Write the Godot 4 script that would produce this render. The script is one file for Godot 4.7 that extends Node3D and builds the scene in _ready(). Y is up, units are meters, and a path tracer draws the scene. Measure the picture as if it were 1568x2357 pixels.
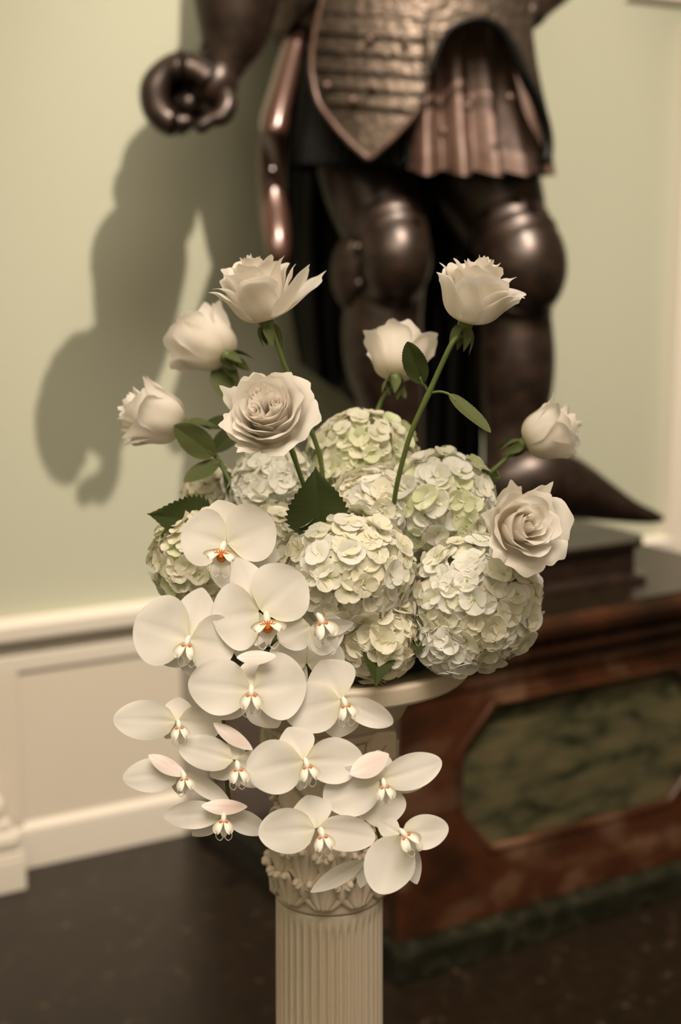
extends Node3D
# A flower arrangement on a white column pedestal before an armoured bronze figure on a marble plinth.
# World: y up, metres.  The camera stands at (0, 1.5, 0) and looks along -z, tilted down.

const FPX := 3273.0
const PITCH := 10.4
const WALL_TURN := 29.8
const WALL_O := Vector3(0, 0, -3.763)

var cam_xf := Transform3D(Basis(Vector3.RIGHT, deg_to_rad(-PITCH)), Vector3(0, 1.5, 0))
var wall_xf := Transform3D(Basis(Vector3.UP, deg_to_rad(WALL_TURN)), WALL_O)
var M := {}
var rng := RandomNumberGenerator.new()


# ------------------------------------------------------------------ mesh building
class MB:
	var v := PackedVector3Array()
	var c := PackedColorArray()
	var i := PackedInt32Array()

	func add(p: Vector3, col := Color.WHITE) -> int:
		v.append(p)
		c.append(col)
		return v.size() - 1

	func tri(a: int, b: int, d: int) -> void:
		i.append(a)
		i.append(d)
		i.append(b)

	func quad(a: int, b: int, d: int, e: int) -> void:
		tri(a, b, d)
		tri(a, d, e)

	# a surface f(u, v) with u, v in 0..1; its front is along Pu x Pv
	func grid(f: Callable, nu: int, nv: int, flip := false, colour = null) -> void:
		var a := v.size()
		for k in nu + 1:
			for l in nv + 1:
				var u := float(k) / nu
				var w := float(l) / nv
				add(f.call(u, w), colour.call(u, w) if colour != null else Color.WHITE)
		for k in nu:
			for l in nv:
				var p := a + k * (nv + 1) + l
				var q := p + nv + 1
				if flip:
					quad(p, p + 1, q + 1, q)
				else:
					quad(p, q, q + 1, p + 1)

	# rings: arrays of points of equal length, each ring turned the same way; closed round
	func loft(rings: Array, caps := true, colours := []) -> void:
		var a := v.size()
		var n: int = rings[0].size()
		for k in rings.size():
			for p in rings[k]:
				add(p, colours[k] if colours.size() else Color.WHITE)
		for k in rings.size() - 1:
			for j in n:
				var j2 := (j + 1) % n
				quad(a + k * n + j, a + k * n + j2, a + (k + 1) * n + j2, a + (k + 1) * n + j)
		if caps:
			for e in [0, rings.size() - 1]:
				var m := Vector3.ZERO
				for p in rings[e]:
					m += p / n
				var o := add(m, colours[e] if colours.size() else Color.WHITE)
				for j in n:
					var j2 := (j + 1) % n
					if e == 0:
						tri(o, a + j2, a + j)
					else:
						tri(o, a + e * n + j, a + e * n + j2)

	# a tube along points, with a radius for each (Vector2: across "side", and across the other way)
	func tube(path: Array, radii: Array, seg := 12, side := Vector3.ZERO, caps := true, colours := []) -> void:
		var rings := []
		var r_last := Vector3.ZERO
		for k in path.size():
			var t: Vector3 = (path[mini(k + 1, path.size() - 1)] - path[maxi(k - 1, 0)]).normalized()
			var r: Vector3 = side if side != Vector3.ZERO else (r_last if k else (Vector3.RIGHT if absf(t.x) < 0.9 else Vector3.UP))
			r = (r - t * r.dot(t)).normalized()
			r_last = r
			var b := t.cross(r)
			var ring := PackedVector3Array()
			var rad: Vector2 = radii[k] if radii[k] is Vector2 else Vector2(radii[k], radii[k])
			for j in seg:
				var an := TAU * j / seg
				ring.append(path[k] + r * cos(an) * rad.x + b * sin(an) * rad.y)
			rings.append(ring)
		loft(rings, caps, colours)

	# a profile (x radius, y height), from below upwards, turned about the y axis
	func lathe(profile: Array, seg := 48, at := Vector3.ZERO) -> void:
		var rings := []
		for q in MB.creased(profile):
			var ring := PackedVector3Array()
			for j in seg:
				var an := TAU * j / seg
				ring.append(at + Vector3(cos(an) * q.x, q.y, -sin(an) * q.x))
			rings.append(ring)
		loft(rings, true)

	static func creased(profile: Array, e := 0.0012) -> Array:
		var out := []
		for k in profile.size():
			var p: Vector2 = profile[k]
			if k == 0 or k == profile.size() - 1:
				out.append(p)
				continue
			var a: Vector2 = profile[k - 1] - p
			var b: Vector2 = profile[k + 1] - p
			out.append(p + a.limit_length(minf(e, a.length() * 0.3)))
			out.append(p + b.limit_length(minf(e, b.length() * 0.3)))
		return out

	# a moulding: profile (x = out from the wall, y = height) listed upwards, run along x from x0 to x1
	func moulding(profile: Array, x0: float, x1: float, e := 0.0012) -> void:
		var pr := MB.creased(profile, e)
		var a := v.size()
		for x in [x0, x1]:
			for q in pr:
				add(Vector3(x, q.y, q.x))
		var n := pr.size()
		for k in n - 1:
			quad(a + k, a + n + k, a + n + k + 1, a + k + 1)
		var poly := PackedVector2Array(pr)
		var tris := Geometry2D.triangulate_polygon(poly)
		for side in 2:
			var s := v.size()
			for q in pr:
				add(Vector3(x1 if side else x0, q.y, q.x))
			for k in range(0, tris.size(), 3):
				var p0 := s + tris[k]
				var p1 := s + tris[k + 1]
				var p2 := s + tris[k + 2]
				var nn := (v[p1] - v[p0]).cross(v[p2] - v[p0])
				if (nn.x > 0) == (side == 1):
					tri(p0, p1, p2)
				else:
					tri(p0, p2, p1)

	# an outline (counter-clockwise) raised from z0 to z1, its front edge bevelled by b
	func prism(outline: Array, z0: float, z1: float, b := 0.004) -> void:
		var n := outline.size()
		var poly := PackedVector2Array(outline)
		if Geometry2D.is_polygon_clockwise(poly):
			poly.reverse()
		var inner := PackedVector2Array()
		for k in n:
			var e1 := (poly[k] - poly[(k + n - 1) % n]).normalized()
			var e2 := (poly[(k + 1) % n] - poly[k]).normalized()
			var m := (Vector2(-e1.y, e1.x) + Vector2(-e2.y, e2.x)).normalized()
			inner.append(poly[k] + m * b / maxf(0.35, m.dot(Vector2(-e1.y, e1.x))))
		var tris := Geometry2D.triangulate_polygon(inner)
		var s := v.size()
		for p in inner:
			add(Vector3(p.x, p.y, z1))
		for k in range(0, tris.size(), 3):
			var nn := (v[s + tris[k + 1]] - v[s + tris[k]]).cross(v[s + tris[k + 2]] - v[s + tris[k]])
			if nn.z > 0:
				tri(s + tris[k], s + tris[k + 1], s + tris[k + 2])
			else:
				tri(s + tris[k], s + tris[k + 2], s + tris[k + 1])
		for k in n:
			var l := (k + 1) % n
			for lay in 2:
				var a0: Vector2 = poly[k]
				var a1: Vector2 = poly[l]
				var b0: Vector2 = poly[k] if lay == 0 else inner[k]
				var b1: Vector2 = poly[l] if lay == 0 else inner[l]
				var za := z0 if lay == 0 else z1 - b
				var zb := z1 - b if lay == 0 else z1
				quad(add(Vector3(a0.x, a0.y, za)), add(Vector3(a1.x, a1.y, za)), add(Vector3(b1.x, b1.y, zb)), add(Vector3(b0.x, b0.y, zb)))

	# a box with rounded edges
	func box(at: Vector3, size: Vector3, b := 0.004, turn := Basis.IDENTITY) -> void:
		var h := size / 2
		b = minf(b, minf(h.x, minf(h.y, h.z)) * 0.9)
		var inn := h - Vector3(b, b, b)
		for ax in 3:
			for sg in [-1.0, 1.0]:
				var s := v.size()
				var a1 := (ax + 1) % 3
				var a2 := (ax + 2) % 3
				for k in 4:
					for l in 4:
						var p := Vector3.ZERO
						p[ax] = sg * h[ax]
						p[a1] = [-h[a1], -inn[a1], inn[a1], h[a1]][k]
						p[a2] = [-h[a2], -inn[a2], inn[a2], h[a2]][l]
						var q := p.clamp(-inn, inn)
						p = q + (p - q).normalized() * b
						add(at + turn * p)
				for k in 3:
					for l in 3:
						var p := s + k * 4 + l
						if sg > 0:
							quad(p, p + 4, p + 5, p + 1)
						else:
							quad(p, p + 1, p + 5, p + 4)

	func ball(at: Vector3, r: Vector3, turn := Basis.IDENTITY, nu := 14, nv := 9) -> void:
		var rings := []
		for k in nv:
			var t := PI * (k + 0.35) / (nv - 0.3)
			var ring := PackedVector3Array()
			for j in nu:
				var an := TAU * j / nu
				ring.append(at + turn * (Vector3(sin(t) * cos(an), -cos(t), -sin(t) * sin(an)) * r))
			rings.append(ring)
		loft(rings)

	func mesh(shift := Vector3.ZERO) -> ArrayMesh:
		var nrm := PackedVector3Array()
		nrm.resize(v.size())
		for k in range(0, i.size(), 3):
			var a := i[k]
			var d := i[k + 1]
			var b := i[k + 2]
			var n := (v[b] - v[a]).cross(v[d] - v[a])
			nrm[a] += n
			nrm[b] += n
			nrm[d] += n
		for k in nrm.size():
			nrm[k] = nrm[k].normalized() if nrm[k].length_squared() > 0.0 else Vector3.UP
		var pos := v
		if shift != Vector3.ZERO:
			pos = PackedVector3Array()
			pos.resize(v.size())
			for k in v.size():
				pos[k] = v[k] - shift
		var arr := []
		arr.resize(Mesh.ARRAY_MAX)
		arr[Mesh.ARRAY_VERTEX] = pos
		arr[Mesh.ARRAY_NORMAL] = nrm
		arr[Mesh.ARRAY_COLOR] = c
		arr[Mesh.ARRAY_INDEX] = i
		var m := ArrayMesh.new()
		m.add_surface_from_arrays(Mesh.PRIMITIVE_TRIANGLES, arr)
		return m


# ------------------------------------------------------------------ nodes
func numbered(parent: Node, called: String) -> String:
	if not parent.has_node(called):
		return called
	var k := 1
	while parent.has_node("%s_%03d" % [called, k]):
		k += 1
	return "%s_%03d" % [called, k]


func thing(called: String, label: String, category: String, where := Vector3.ZERO, group := "") -> Node3D:
	var o := Node3D.new()
	o.name = numbered(self, called)
	add_child(o)
	o.position = where
	o.set_meta("label", label)
	o.set_meta("category", category)
	if group:
		o.set_meta("group", group)
	return o


# one named mesh under its thing; a mesh builder's points are in the world and are moved to the thing's base
func part(called: String, mb: MB, mat: Material, parent: Node3D) -> MeshInstance3D:
	return put(called, mb.mesh(parent.position if parent != self and parent.get_parent() == self else Vector3.ZERO), mat, parent)


func put(called: String, mesh: Mesh, mat: Material, parent: Node, xf := Transform3D.IDENTITY) -> MeshInstance3D:
	var o := MeshInstance3D.new()
	o.name = numbered(parent, called)
	o.mesh = mesh
	o.material_override = mat
	o.transform = xf
	parent.add_child(o)
	return o


func struct(called: String, mb: MB, mat: Material, xf := Transform3D.IDENTITY) -> MeshInstance3D:
	var o := put(called, mb.mesh(), mat, self, xf)
	o.set_meta("kind", "structure")
	return o


# ------------------------------------------------------------------ places
func at(px: float, py: float, d: float) -> Vector3:
	return cam_xf * (Vector3((px - 784.0) / FPX, -(py - 1178.5) / FPX, -1.0) * d)


func to_wall(p: Vector3) -> Vector3:
	return wall_xf.affine_inverse() * p


func spline(pts: Array, n: int) -> Array:
	var out := []
	var m := pts.size()
	for k in n + 1:
		var t := float(k) / n * (m - 1)
		var s := mini(int(t), m - 2)
		var f := t - s
		var p0 = pts[maxi(s - 1, 0)]
		var p1 = pts[s]
		var p2 = pts[s + 1]
		var p3 = pts[mini(s + 2, m - 1)]
		out.append(0.5 * (2.0 * p1 + (p2 - p0) * f + (2.0 * p0 - 5.0 * p1 + 4.0 * p2 - p3) * f * f + (3.0 * p1 - p0 - 3.0 * p2 + p3) * f * f * f))
	return out


# a limb: each row is x, y (photograph's pixels), distance, half width in pixels, depth as a share of the width
func limb(mb: MB, rows: Array, n := 24, seg := 28, side := Vector3.ZERO) -> void:
	var p := []
	var r := []
	for q in rows:
		p.append(at(q[0], q[1], q[2]))
		var w: float = q[3] * q[2] / FPX
		r.append(Vector2(w, w * (q[4] if q.size() > 4 else 0.9)))
	mb.tube(spline(p, n), spline(r, n), seg, side if side != Vector3.ZERO else cam_xf.basis.x)


# a curved plate with thickness between a left and a right edge (each a list of pixel points, from the top down)
func plate(mb: MB, left: Array, right: Array, dist, thick: float, ns := 16, nt := 16) -> void:
	var L := spline(left, nt)
	var R := spline(right, nt)
	var f := func(u, w, back):
		var k := int(round((1.0 - w) * nt))
		var p: Vector2 = L[k].lerp(R[k], u)
		return at(p.x, p.y, dist.call(p.x, p.y, u, 1.0 - w) + (thick if back else 0.0))
	mb.grid(func(u, w): return f.call(u, w, false), ns, nt)
	mb.grid(func(u, w): return f.call(u, w, true), ns, nt, true)
	mb.grid(func(u, w): return f.call(0.0, w, u < 0.5), 1, nt)
	mb.grid(func(u, w): return f.call(1.0, w, u > 0.5), 1, nt)
	mb.grid(func(u, w): return f.call(w, 0.0, u > 0.5), 1, ns, true)
	mb.grid(func(u, w): return f.call(w, 1.0, u < 0.5), 1, ns, true)


# ------------------------------------------------------------------ materials
func mat(called: String, col: Color, rough := 0.7, metal := 0.0, spec := 0.5) -> StandardMaterial3D:
	var m := StandardMaterial3D.new()
	m.resource_name = called
	m.albedo_color = col
	m.roughness = rough
	m.metallic = metal
	m.metallic_specular = spec
	M[called] = m
	return m


func noise(kind: int, freq: float, octaves: int, sd: int, fractal := FastNoiseLite.FRACTAL_FBM, warp := 0.0) -> FastNoiseLite:
	var n := FastNoiseLite.new()
	n.noise_type = kind
	n.frequency = freq
	n.fractal_octaves = octaves
	n.fractal_type = fractal
	n.seed = sd
	if warp > 0.0:
		n.domain_warp_enabled = true
		n.domain_warp_amplitude = warp
		n.domain_warp_frequency = freq * 0.7
	return n


func ramp_tex(n: FastNoiseLite, offs: Array, cols: Array, size := 512, bump := false) -> NoiseTexture2D:
	var t := NoiseTexture2D.new()
	t.width = size
	t.height = size
	t.seamless = true
	t.noise = n
	if bump:
		t.as_normal_map = true
		return t
	var g := Gradient.new()
	g.offsets = PackedFloat32Array(offs)
	g.colors = PackedColorArray(cols)
	t.color_ramp = g
	return t


func textured(m: StandardMaterial3D, t: Texture2D, scale: Vector3, world := true) -> void:
	m.albedo_texture = t
	m.albedo_color = Color.WHITE
	m.uv1_triplanar = true
	m.uv1_world_triplanar = world
	m.uv1_scale = scale


func petal_mat(called: String, col: Color, back := 0.5, rough := 0.55) -> StandardMaterial3D:
	var m := mat(called, col, rough, 0.0, 0.3)
	m.vertex_color_use_as_albedo = true
	m.backlight_enabled = true
	m.backlight = Color(back, back, back)
	return m


func materials() -> void:
	var S := FastNoiseLite.TYPE_SIMPLEX_SMOOTH
	mat("sage_paint", Color(0.695, 0.70, 0.62), 0.75, 0.0, 0.3)
	mat("cream_paint", Color(0.79, 0.755, 0.69), 0.55, 0.0, 0.35)
	mat("white_paint", Color(0.83, 0.80, 0.745), 0.55, 0.0, 0.35)
	mat("ceiling_paint", Color(0.82, 0.78, 0.70), 0.9, 0.0, 0.2)
	mat("ivory_plaster", Color(0.86, 0.805, 0.725), 0.5, 0.0, 0.4)
	var fl := mat("dark_stone", Color.WHITE, 0.3, 0.0, 0.42)
	textured(fl, ramp_tex(noise(S, 0.02, 5, 3), [0.0, 0.5, 0.76, 0.83, 1.0], [Color(0.095, 0.069, 0.042), Color(0.115, 0.083, 0.052), Color(0.125, 0.092, 0.06), Color(0.16, 0.12, 0.085), Color(0.42, 0.34, 0.27)]), Vector3(1.7, 1.7, 1.7))
	var rm := mat("red_marble", Color.WHITE, 0.25, 0.0, 0.5)
	textured(rm, ramp_tex(noise(S, 0.006, 5, 11, FastNoiseLite.FRACTAL_FBM, 40.0), [0.0, 0.36, 0.5, 0.64, 0.74, 1.0], [Color(0.10, 0.058, 0.034), Color(0.19, 0.105, 0.06), Color(0.265, 0.145, 0.08), Color(0.25, 0.14, 0.085), Color(0.37, 0.27, 0.20), Color(0.44, 0.35, 0.28)]), Vector3(1.3, 1.3, 1.3))
	var gm := mat("green_marble", Color.WHITE, 0.25, 0.0, 0.5)
	textured(gm, ramp_tex(noise(S, 0.006, 5, 21, FastNoiseLite.FRACTAL_RIDGED, 45.0), [0.0, 0.3, 0.55, 0.8, 1.0], [Color(0.31, 0.29, 0.205), Color(0.34, 0.31, 0.22), Color(0.27, 0.26, 0.18), Color(0.145, 0.155, 0.105), Color(0.08, 0.095, 0.06)]), Vector3(1.4, 3.0, 1.4))
	var dg := mat("dark_green_marble", Color.WHITE, 0.2, 0.0, 0.5)
	textured(dg, ramp_tex(noise(S, 0.008, 5, 31, FastNoiseLite.FRACTAL_RIDGED, 50.0), [0.0, 0.5, 0.8, 1.0], [Color(0.06, 0.062, 0.04), Color(0.10, 0.10, 0.066), Color(0.17, 0.165, 0.12), Color(0.26, 0.25, 0.20)]), Vector3(2.0, 2.0, 2.0))
	var br := mat("dark_bronze", Color.WHITE, 0.36, 0.55, 0.5)
	textured(br, ramp_tex(noise(S, 0.02, 4, 41), [0.0, 0.45, 0.7, 1.0], [Color(0.115, 0.08, 0.06), Color(0.175, 0.125, 0.098), Color(0.23, 0.165, 0.13), Color(0.29, 0.195, 0.145)]), Vector3(2.2, 2.2, 2.2))
	br.clearcoat_enabled = true
	br.clearcoat = 0.3
	br.clearcoat_roughness = 0.38
	var rb := mat("reddish_bronze", Color.WHITE, 0.5, 0.4, 0.5)
	textured(rb, ramp_tex(noise(S, 0.02, 4, 43), [0.0, 0.5, 1.0], [Color(0.25, 0.175, 0.14), Color(0.34, 0.245, 0.20), Color(0.41, 0.31, 0.26)]), Vector3(2.2, 2.2, 2.2))
	rb.clearcoat_enabled = true
	rb.clearcoat = 0.4
	rb.clearcoat_roughness = 0.3
	var pb := mat("polished_bronze", Color(0.33, 0.225, 0.185), 0.34, 0.45, 0.5)
	pb.clearcoat_enabled = true
	pb.clearcoat = 1.0
	pb.clearcoat_roughness = 0.25
	var es := mat("engraved_bronze", Color.WHITE, 0.42, 0.75, 0.5)
	textured(es, ramp_tex(noise(S, 0.035, 4, 47), [0.0, 0.4, 0.6, 1.0], [Color(0.20, 0.17, 0.145), Color(0.30, 0.26, 0.225), Color(0.38, 0.335, 0.295), Color(0.45, 0.39, 0.34)]), Vector3(3.0, 3.0, 3.0))
	es.heightmap_enabled = true
	es.heightmap_texture = ramp_tex(noise(FastNoiseLite.TYPE_CELLULAR, 0.03, 3, 53), [0.0, 1.0], [Color.BLACK, Color.WHITE])
	es.heightmap_scale = 0.3
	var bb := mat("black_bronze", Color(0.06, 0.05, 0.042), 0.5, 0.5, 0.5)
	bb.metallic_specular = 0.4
	petal_mat("orchid_white", Color(0.95, 0.935, 0.91), 0.55)
	petal_mat("rose_cream", Color(0.99, 0.97, 0.938), 0.95)
	petal_mat("lip_white", Color(0.96, 0.945, 0.90), 0.4)
	petal_mat("floret_cream", Color(0.955, 0.945, 0.875), 0.8)
	petal_mat("floret_white", Color(0.96, 0.955, 0.925), 0.8)
	petal_mat("floret_green", Color(0.915, 0.93, 0.79), 0.8)
	petal_mat("floret_ivory", Color(0.955, 0.935, 0.855), 0.8)
	mat("floret_core", Color(0.74, 0.74, 0.54), 0.9)
	mat("orange_callus", Color(0.84, 0.47, 0.18), 0.7)
	mat("yellow_callus", Color(0.80, 0.66, 0.18), 0.6)
	var lf := petal_mat("leaf_green", Color(0.34, 0.37, 0.22), 0.25, 0.6)
	lf.metallic_specular = 0.3
	var ld := petal_mat("leaf_dark", Color(0.215, 0.25, 0.12), 0.12, 0.62)
	ld.metallic_specular = 0.25
	petal_mat("leaf_pale", Color(0.46, 0.52, 0.30), 0.25, 0.6)
	mat("rose_stem", Color(0.36, 0.42, 0.20), 0.5)
	mat("orchid_stem_green", Color(0.30, 0.32, 0.16), 0.5)
	mat("tray_green", Color(0.085, 0.095, 0.05), 0.55)
	var lamp := mat("lamp_glow", Color(1, 0.95, 0.85), 0.6)
	lamp.emission_enabled = true
	lamp.emission = Color(1.0, 0.86, 0.66)
	lamp.emission_energy_multiplier = 2.0
	mat("lamp_metal", Color(0.75, 0.72, 0.66), 0.4, 0.2)


# ------------------------------------------------------------------ the scene
func _ready() -> void:
	rng.seed = 7
	# camera: 50 mm on full frame, upright, f/2.8, focused on the front flowers
	var cam := Camera3D.new()
	cam.name = "camera"
	var ca := CameraAttributesPhysical.new()
	ca.frustum_focal_length = 33.33
	ca.frustum_focus_distance = 1.215
	ca.frustum_near = 0.05
	ca.frustum_far = 60.0
	ca.exposure_aperture = 2.5
	cam.attributes = ca
	cam.fov = 2.0 * rad_to_deg(atan(1178.5 / FPX))
	cam.near = 0.05
	cam.far = 60.0
	cam.transform = cam_xf
	add_child(cam)
	cam.current = true
	var we := WorldEnvironment.new()
	we.name = "environment"
	var env := Environment.new()
	env.background_mode = Environment.BG_COLOR
	env.background_color = Color(0.0, 0.0, 0.0)
	env.tonemap_mode = Environment.TONE_MAPPER_LINEAR
	env.tonemap_exposure = 1.06
	env.sdfgi_enabled = true
	env.ssao_enabled = true
	env.ssil_enabled = true
	we.environment = env
	add_child(we)
	materials()
	# lights: one spot lamp under the ceiling for the figure, two soft fill panels added out of view
	spot_lamp(Vector3(1.08, 5.0, -1.15), Vector3(0.36, 1.35, -3.5), 30.0)
	fill_panel(Vector3(0.6, 5.33, 0.9), Vector2(2.4, 2.4), 16.5)
	fill_panel(Vector3(-1.6, 5.33, 1.3), Vector2(2.4, 2.4), 7.5)
	room()
	plinth()
	statue()
	pedestal()
	hydrangeas()
	roses()
	orchids()


func spot_lamp(where: Vector3, target: Vector3, energy: float) -> void:
	var o := thing("ceiling_spot_lamp", "small warm spot lamp hanging from the ceiling above the figure", "lamp", where)
	o.look_at_from_position(where, target)
	var b := o.basis.inverse()
	var can := MB.new()
	can.tube([Vector3(0, 0, 0.16), Vector3(0, 0, 0.15), Vector3(0, 0, -0.012), Vector3(0, 0, -0.012), Vector3(0, 0, 0.01)], [0.03, 0.06, 0.065, 0.058, 0.056], 28)
	put("housing", can.mesh(), M.lamp_metal, o)
	var lens := MB.new()
	lens.tube([Vector3(0, 0, 0.03), Vector3(0, 0, 0.024)], [0.05, 0.05], 28)
	put("lens", lens.mesh(), M.lamp_glow, o)
	var rod := MB.new()
	rod.tube([b * Vector3(0, 0.08, 0), b * Vector3(0, 5.4 - where.y, 0)], [0.01, 0.01], 10)
	put("rod", rod.mesh(), M.lamp_metal, o)
	var l := SpotLight3D.new()
	l.name = "spot_light"
	l.light_color = Color(1.0, 0.935, 0.86)
	l.light_energy = energy
	l.light_size = 0.03
	l.spot_range = 20.0
	l.spot_attenuation = 2.0
	l.spot_angle = 25.0
	l.spot_angle_attenuation = 0.9
	l.shadow_enabled = true
	l.position = Vector3(0, 0, -0.02)
	o.add_child(l)


func fill_panel(where: Vector3, size: Vector2, energy: float) -> void:  # unseen panel, added to brighten the flowers and the room
	var o := thing("added_fill_panel", "square warm fill panel added out of view under the ceiling, %s" % ("the one near the left wall" if where.x < 0 else "the one on the right behind the camera"), "lamp", where)
	var fr := MB.new()
	fr.box(Vector3(0, 0.01, 0), Vector3(size.x + 0.06, 0.04, size.y + 0.06), 0.006)
	put("frame", fr.mesh(), M.lamp_metal, o)
	var di := MB.new()
	di.box(Vector3(0, -0.015, 0), Vector3(size.x, 0.02, size.y), 0.003)
	put("diffuser", di.mesh(), M.lamp_glow, o)
	var l := AreaLight3D.new()
	l.name = "fill_light"
	l.area_size = size
	l.light_color = Color(1.0, 0.962, 0.925)
	l.light_energy = energy
	l.shadow_enabled = true
	l.position = Vector3(0, -0.04, 0)
	l.rotation.x = -PI / 2
	o.add_child(l)


func room() -> void:
	# everything here lies in the frame of the back wall: x along it, z out from it
	var u0 := -4.2
	var u1 := 4.6
	var w1 := 6.4
	var top := 5.4
	var b := MB.new()
	b.box(Vector3((u0 + u1) / 2, -0.1, w1 / 2), Vector3(u1 - u0 + 0.6, 0.2, w1 + 0.6), 0.001)
	struct("floor", b, M.dark_stone, wall_xf)
	b = MB.new()
	b.box(Vector3((u0 + u1) / 2, top + 0.1, w1 / 2), Vector3(u1 - u0 + 0.6, 0.2, w1 + 0.6), 0.001)
	struct("ceiling", b, M.ceiling_paint, wall_xf)
	b = MB.new()
	b.box(Vector3((u0 + u1) / 2, top / 2, -0.1), Vector3(u1 - u0 + 0.4, top, 0.2), 0.001)
	struct("wall_back", b, M.sage_paint, wall_xf)
	b = MB.new()
	b.box(Vector3(u0 - 0.1, top / 2, w1 / 2), Vector3(0.2, top, w1 + 0.2), 0.001)
	struct("wall_left", b, M.sage_paint, wall_xf)
	b = MB.new()
	b.box(Vector3(u1 + 0.1, top / 2, w1 / 2), Vector3(0.2, top, w1 + 0.2), 0.001)
	struct("wall_right", b, M.sage_paint, wall_xf)
	b = MB.new()
	b.box(Vector3((u0 + u1) / 2, top / 2, w1 + 0.1), Vector3(u1 - u0 + 0.4, top, 0.2), 0.001)
	struct("wall_front", b, M.cream_paint, wall_xf)
	# wainscot: a flat cream board, its frame, the chair rail and the baseboard
	b = MB.new()
	b.box(Vector3((u0 + u1) / 2, 0.31, 0.004), Vector3(u1 - u0, 0.62, 0.012), 0.001)
	struct("trim_wainscot", b, M.cream_paint, wall_xf)
	b = MB.new()
	b.moulding([Vector2(0.010, 0.498), Vector2(0.018, 0.503), Vector2(0.020, 0.542), Vector2(0.011, 0.550), Vector2(0.021, 0.555), Vector2(0.026, 0.563), Vector2(0.021, 0.570), Vector2(0.010, 0.575), Vector2(0.034, 0.580), Vector2(0.046, 0.588), Vector2(0.048, 0.622), Vector2(0.042, 0.631), Vector2(0.0, 0.635)], u0, u1)
	struct("trim_chair_rail", b, M.white_paint, wall_xf)
	b = MB.new()
	b.moulding([Vector2(0.0, 0.0), Vector2(0.024, 0.0), Vector2(0.024, 0.096), Vector2(0.021, 0.104), Vector2(0.013, 0.112), Vector2(0.009, 0.119), Vector2(0.0, 0.121)], u0, u1)
	struct("baseboard_back", b, M.white_paint, wall_xf)
	b = MB.new()
	for x in [-0.95, 0.99]:
		b.box(Vector3(x, 0.31, 0.012), Vector3(0.09, 0.4, 0.014), 0.004)
	struct("trim_wainscot_stile", b, M.cream_paint, wall_xf)
	# picture moulding high on the right, door casing at the right edge
	b = MB.new()
	b.moulding([Vector2(0.0, 2.20), Vector2(0.012, 2.203), Vector2(0.02, 2.215), Vector2(0.014, 2.235), Vector2(0.024, 2.25), Vector2(0.0, 2.262)], 0.93, 1.9)
	struct("trim_picture_moulding", b, M.white_paint, wall_xf)
	b = MB.new()
	b.box(Vector3(1.29, 1.07, 0.02), Vector3(0.30, 2.14, 0.05), 0.006)
	b.box(Vector3(1.19, 1.07, 0.045), Vector3(0.035, 2.14, 0.03), 0.008)
	struct("trim_door_casing", b, M.white_paint, wall_xf)
	# the white stepped foot of a pilaster, just inside the left edge of the frame
	b = MB.new()
	var bx := -0.94
	b.box(Vector3(bx - 0.3, 0.04, 0.068), Vector3(0.6, 0.08, 0.136), 0.004)
	b.box(Vector3(bx - 0.302, 0.087, 0.066), Vector3(0.6, 0.02, 0.132), 0.006)
	b.box(Vector3(bx - 0.304, 0.12, 0.065), Vector3(0.6, 0.05, 0.13), 0.018)
	b.box(Vector3(bx - 0.325, 0.155, 0.058), Vector3(0.6, 0.03, 0.116), 0.006)
	b.box(Vector3(bx - 0.332, 0.195, 0.054), Vector3(0.6, 0.06, 0.108), 0.02)
	b.box(Vector3(bx - 0.39, 2.8, 0.045), Vector3(0.6, 5.2, 0.09), 0.006)
	struct("trim_pilaster", b, M.white_paint, wall_xf)


func frame_part(called: String, mb: MB, m: Material, parent: Node3D) -> MeshInstance3D:
	return put(called, mb.mesh(), m, parent)


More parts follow.
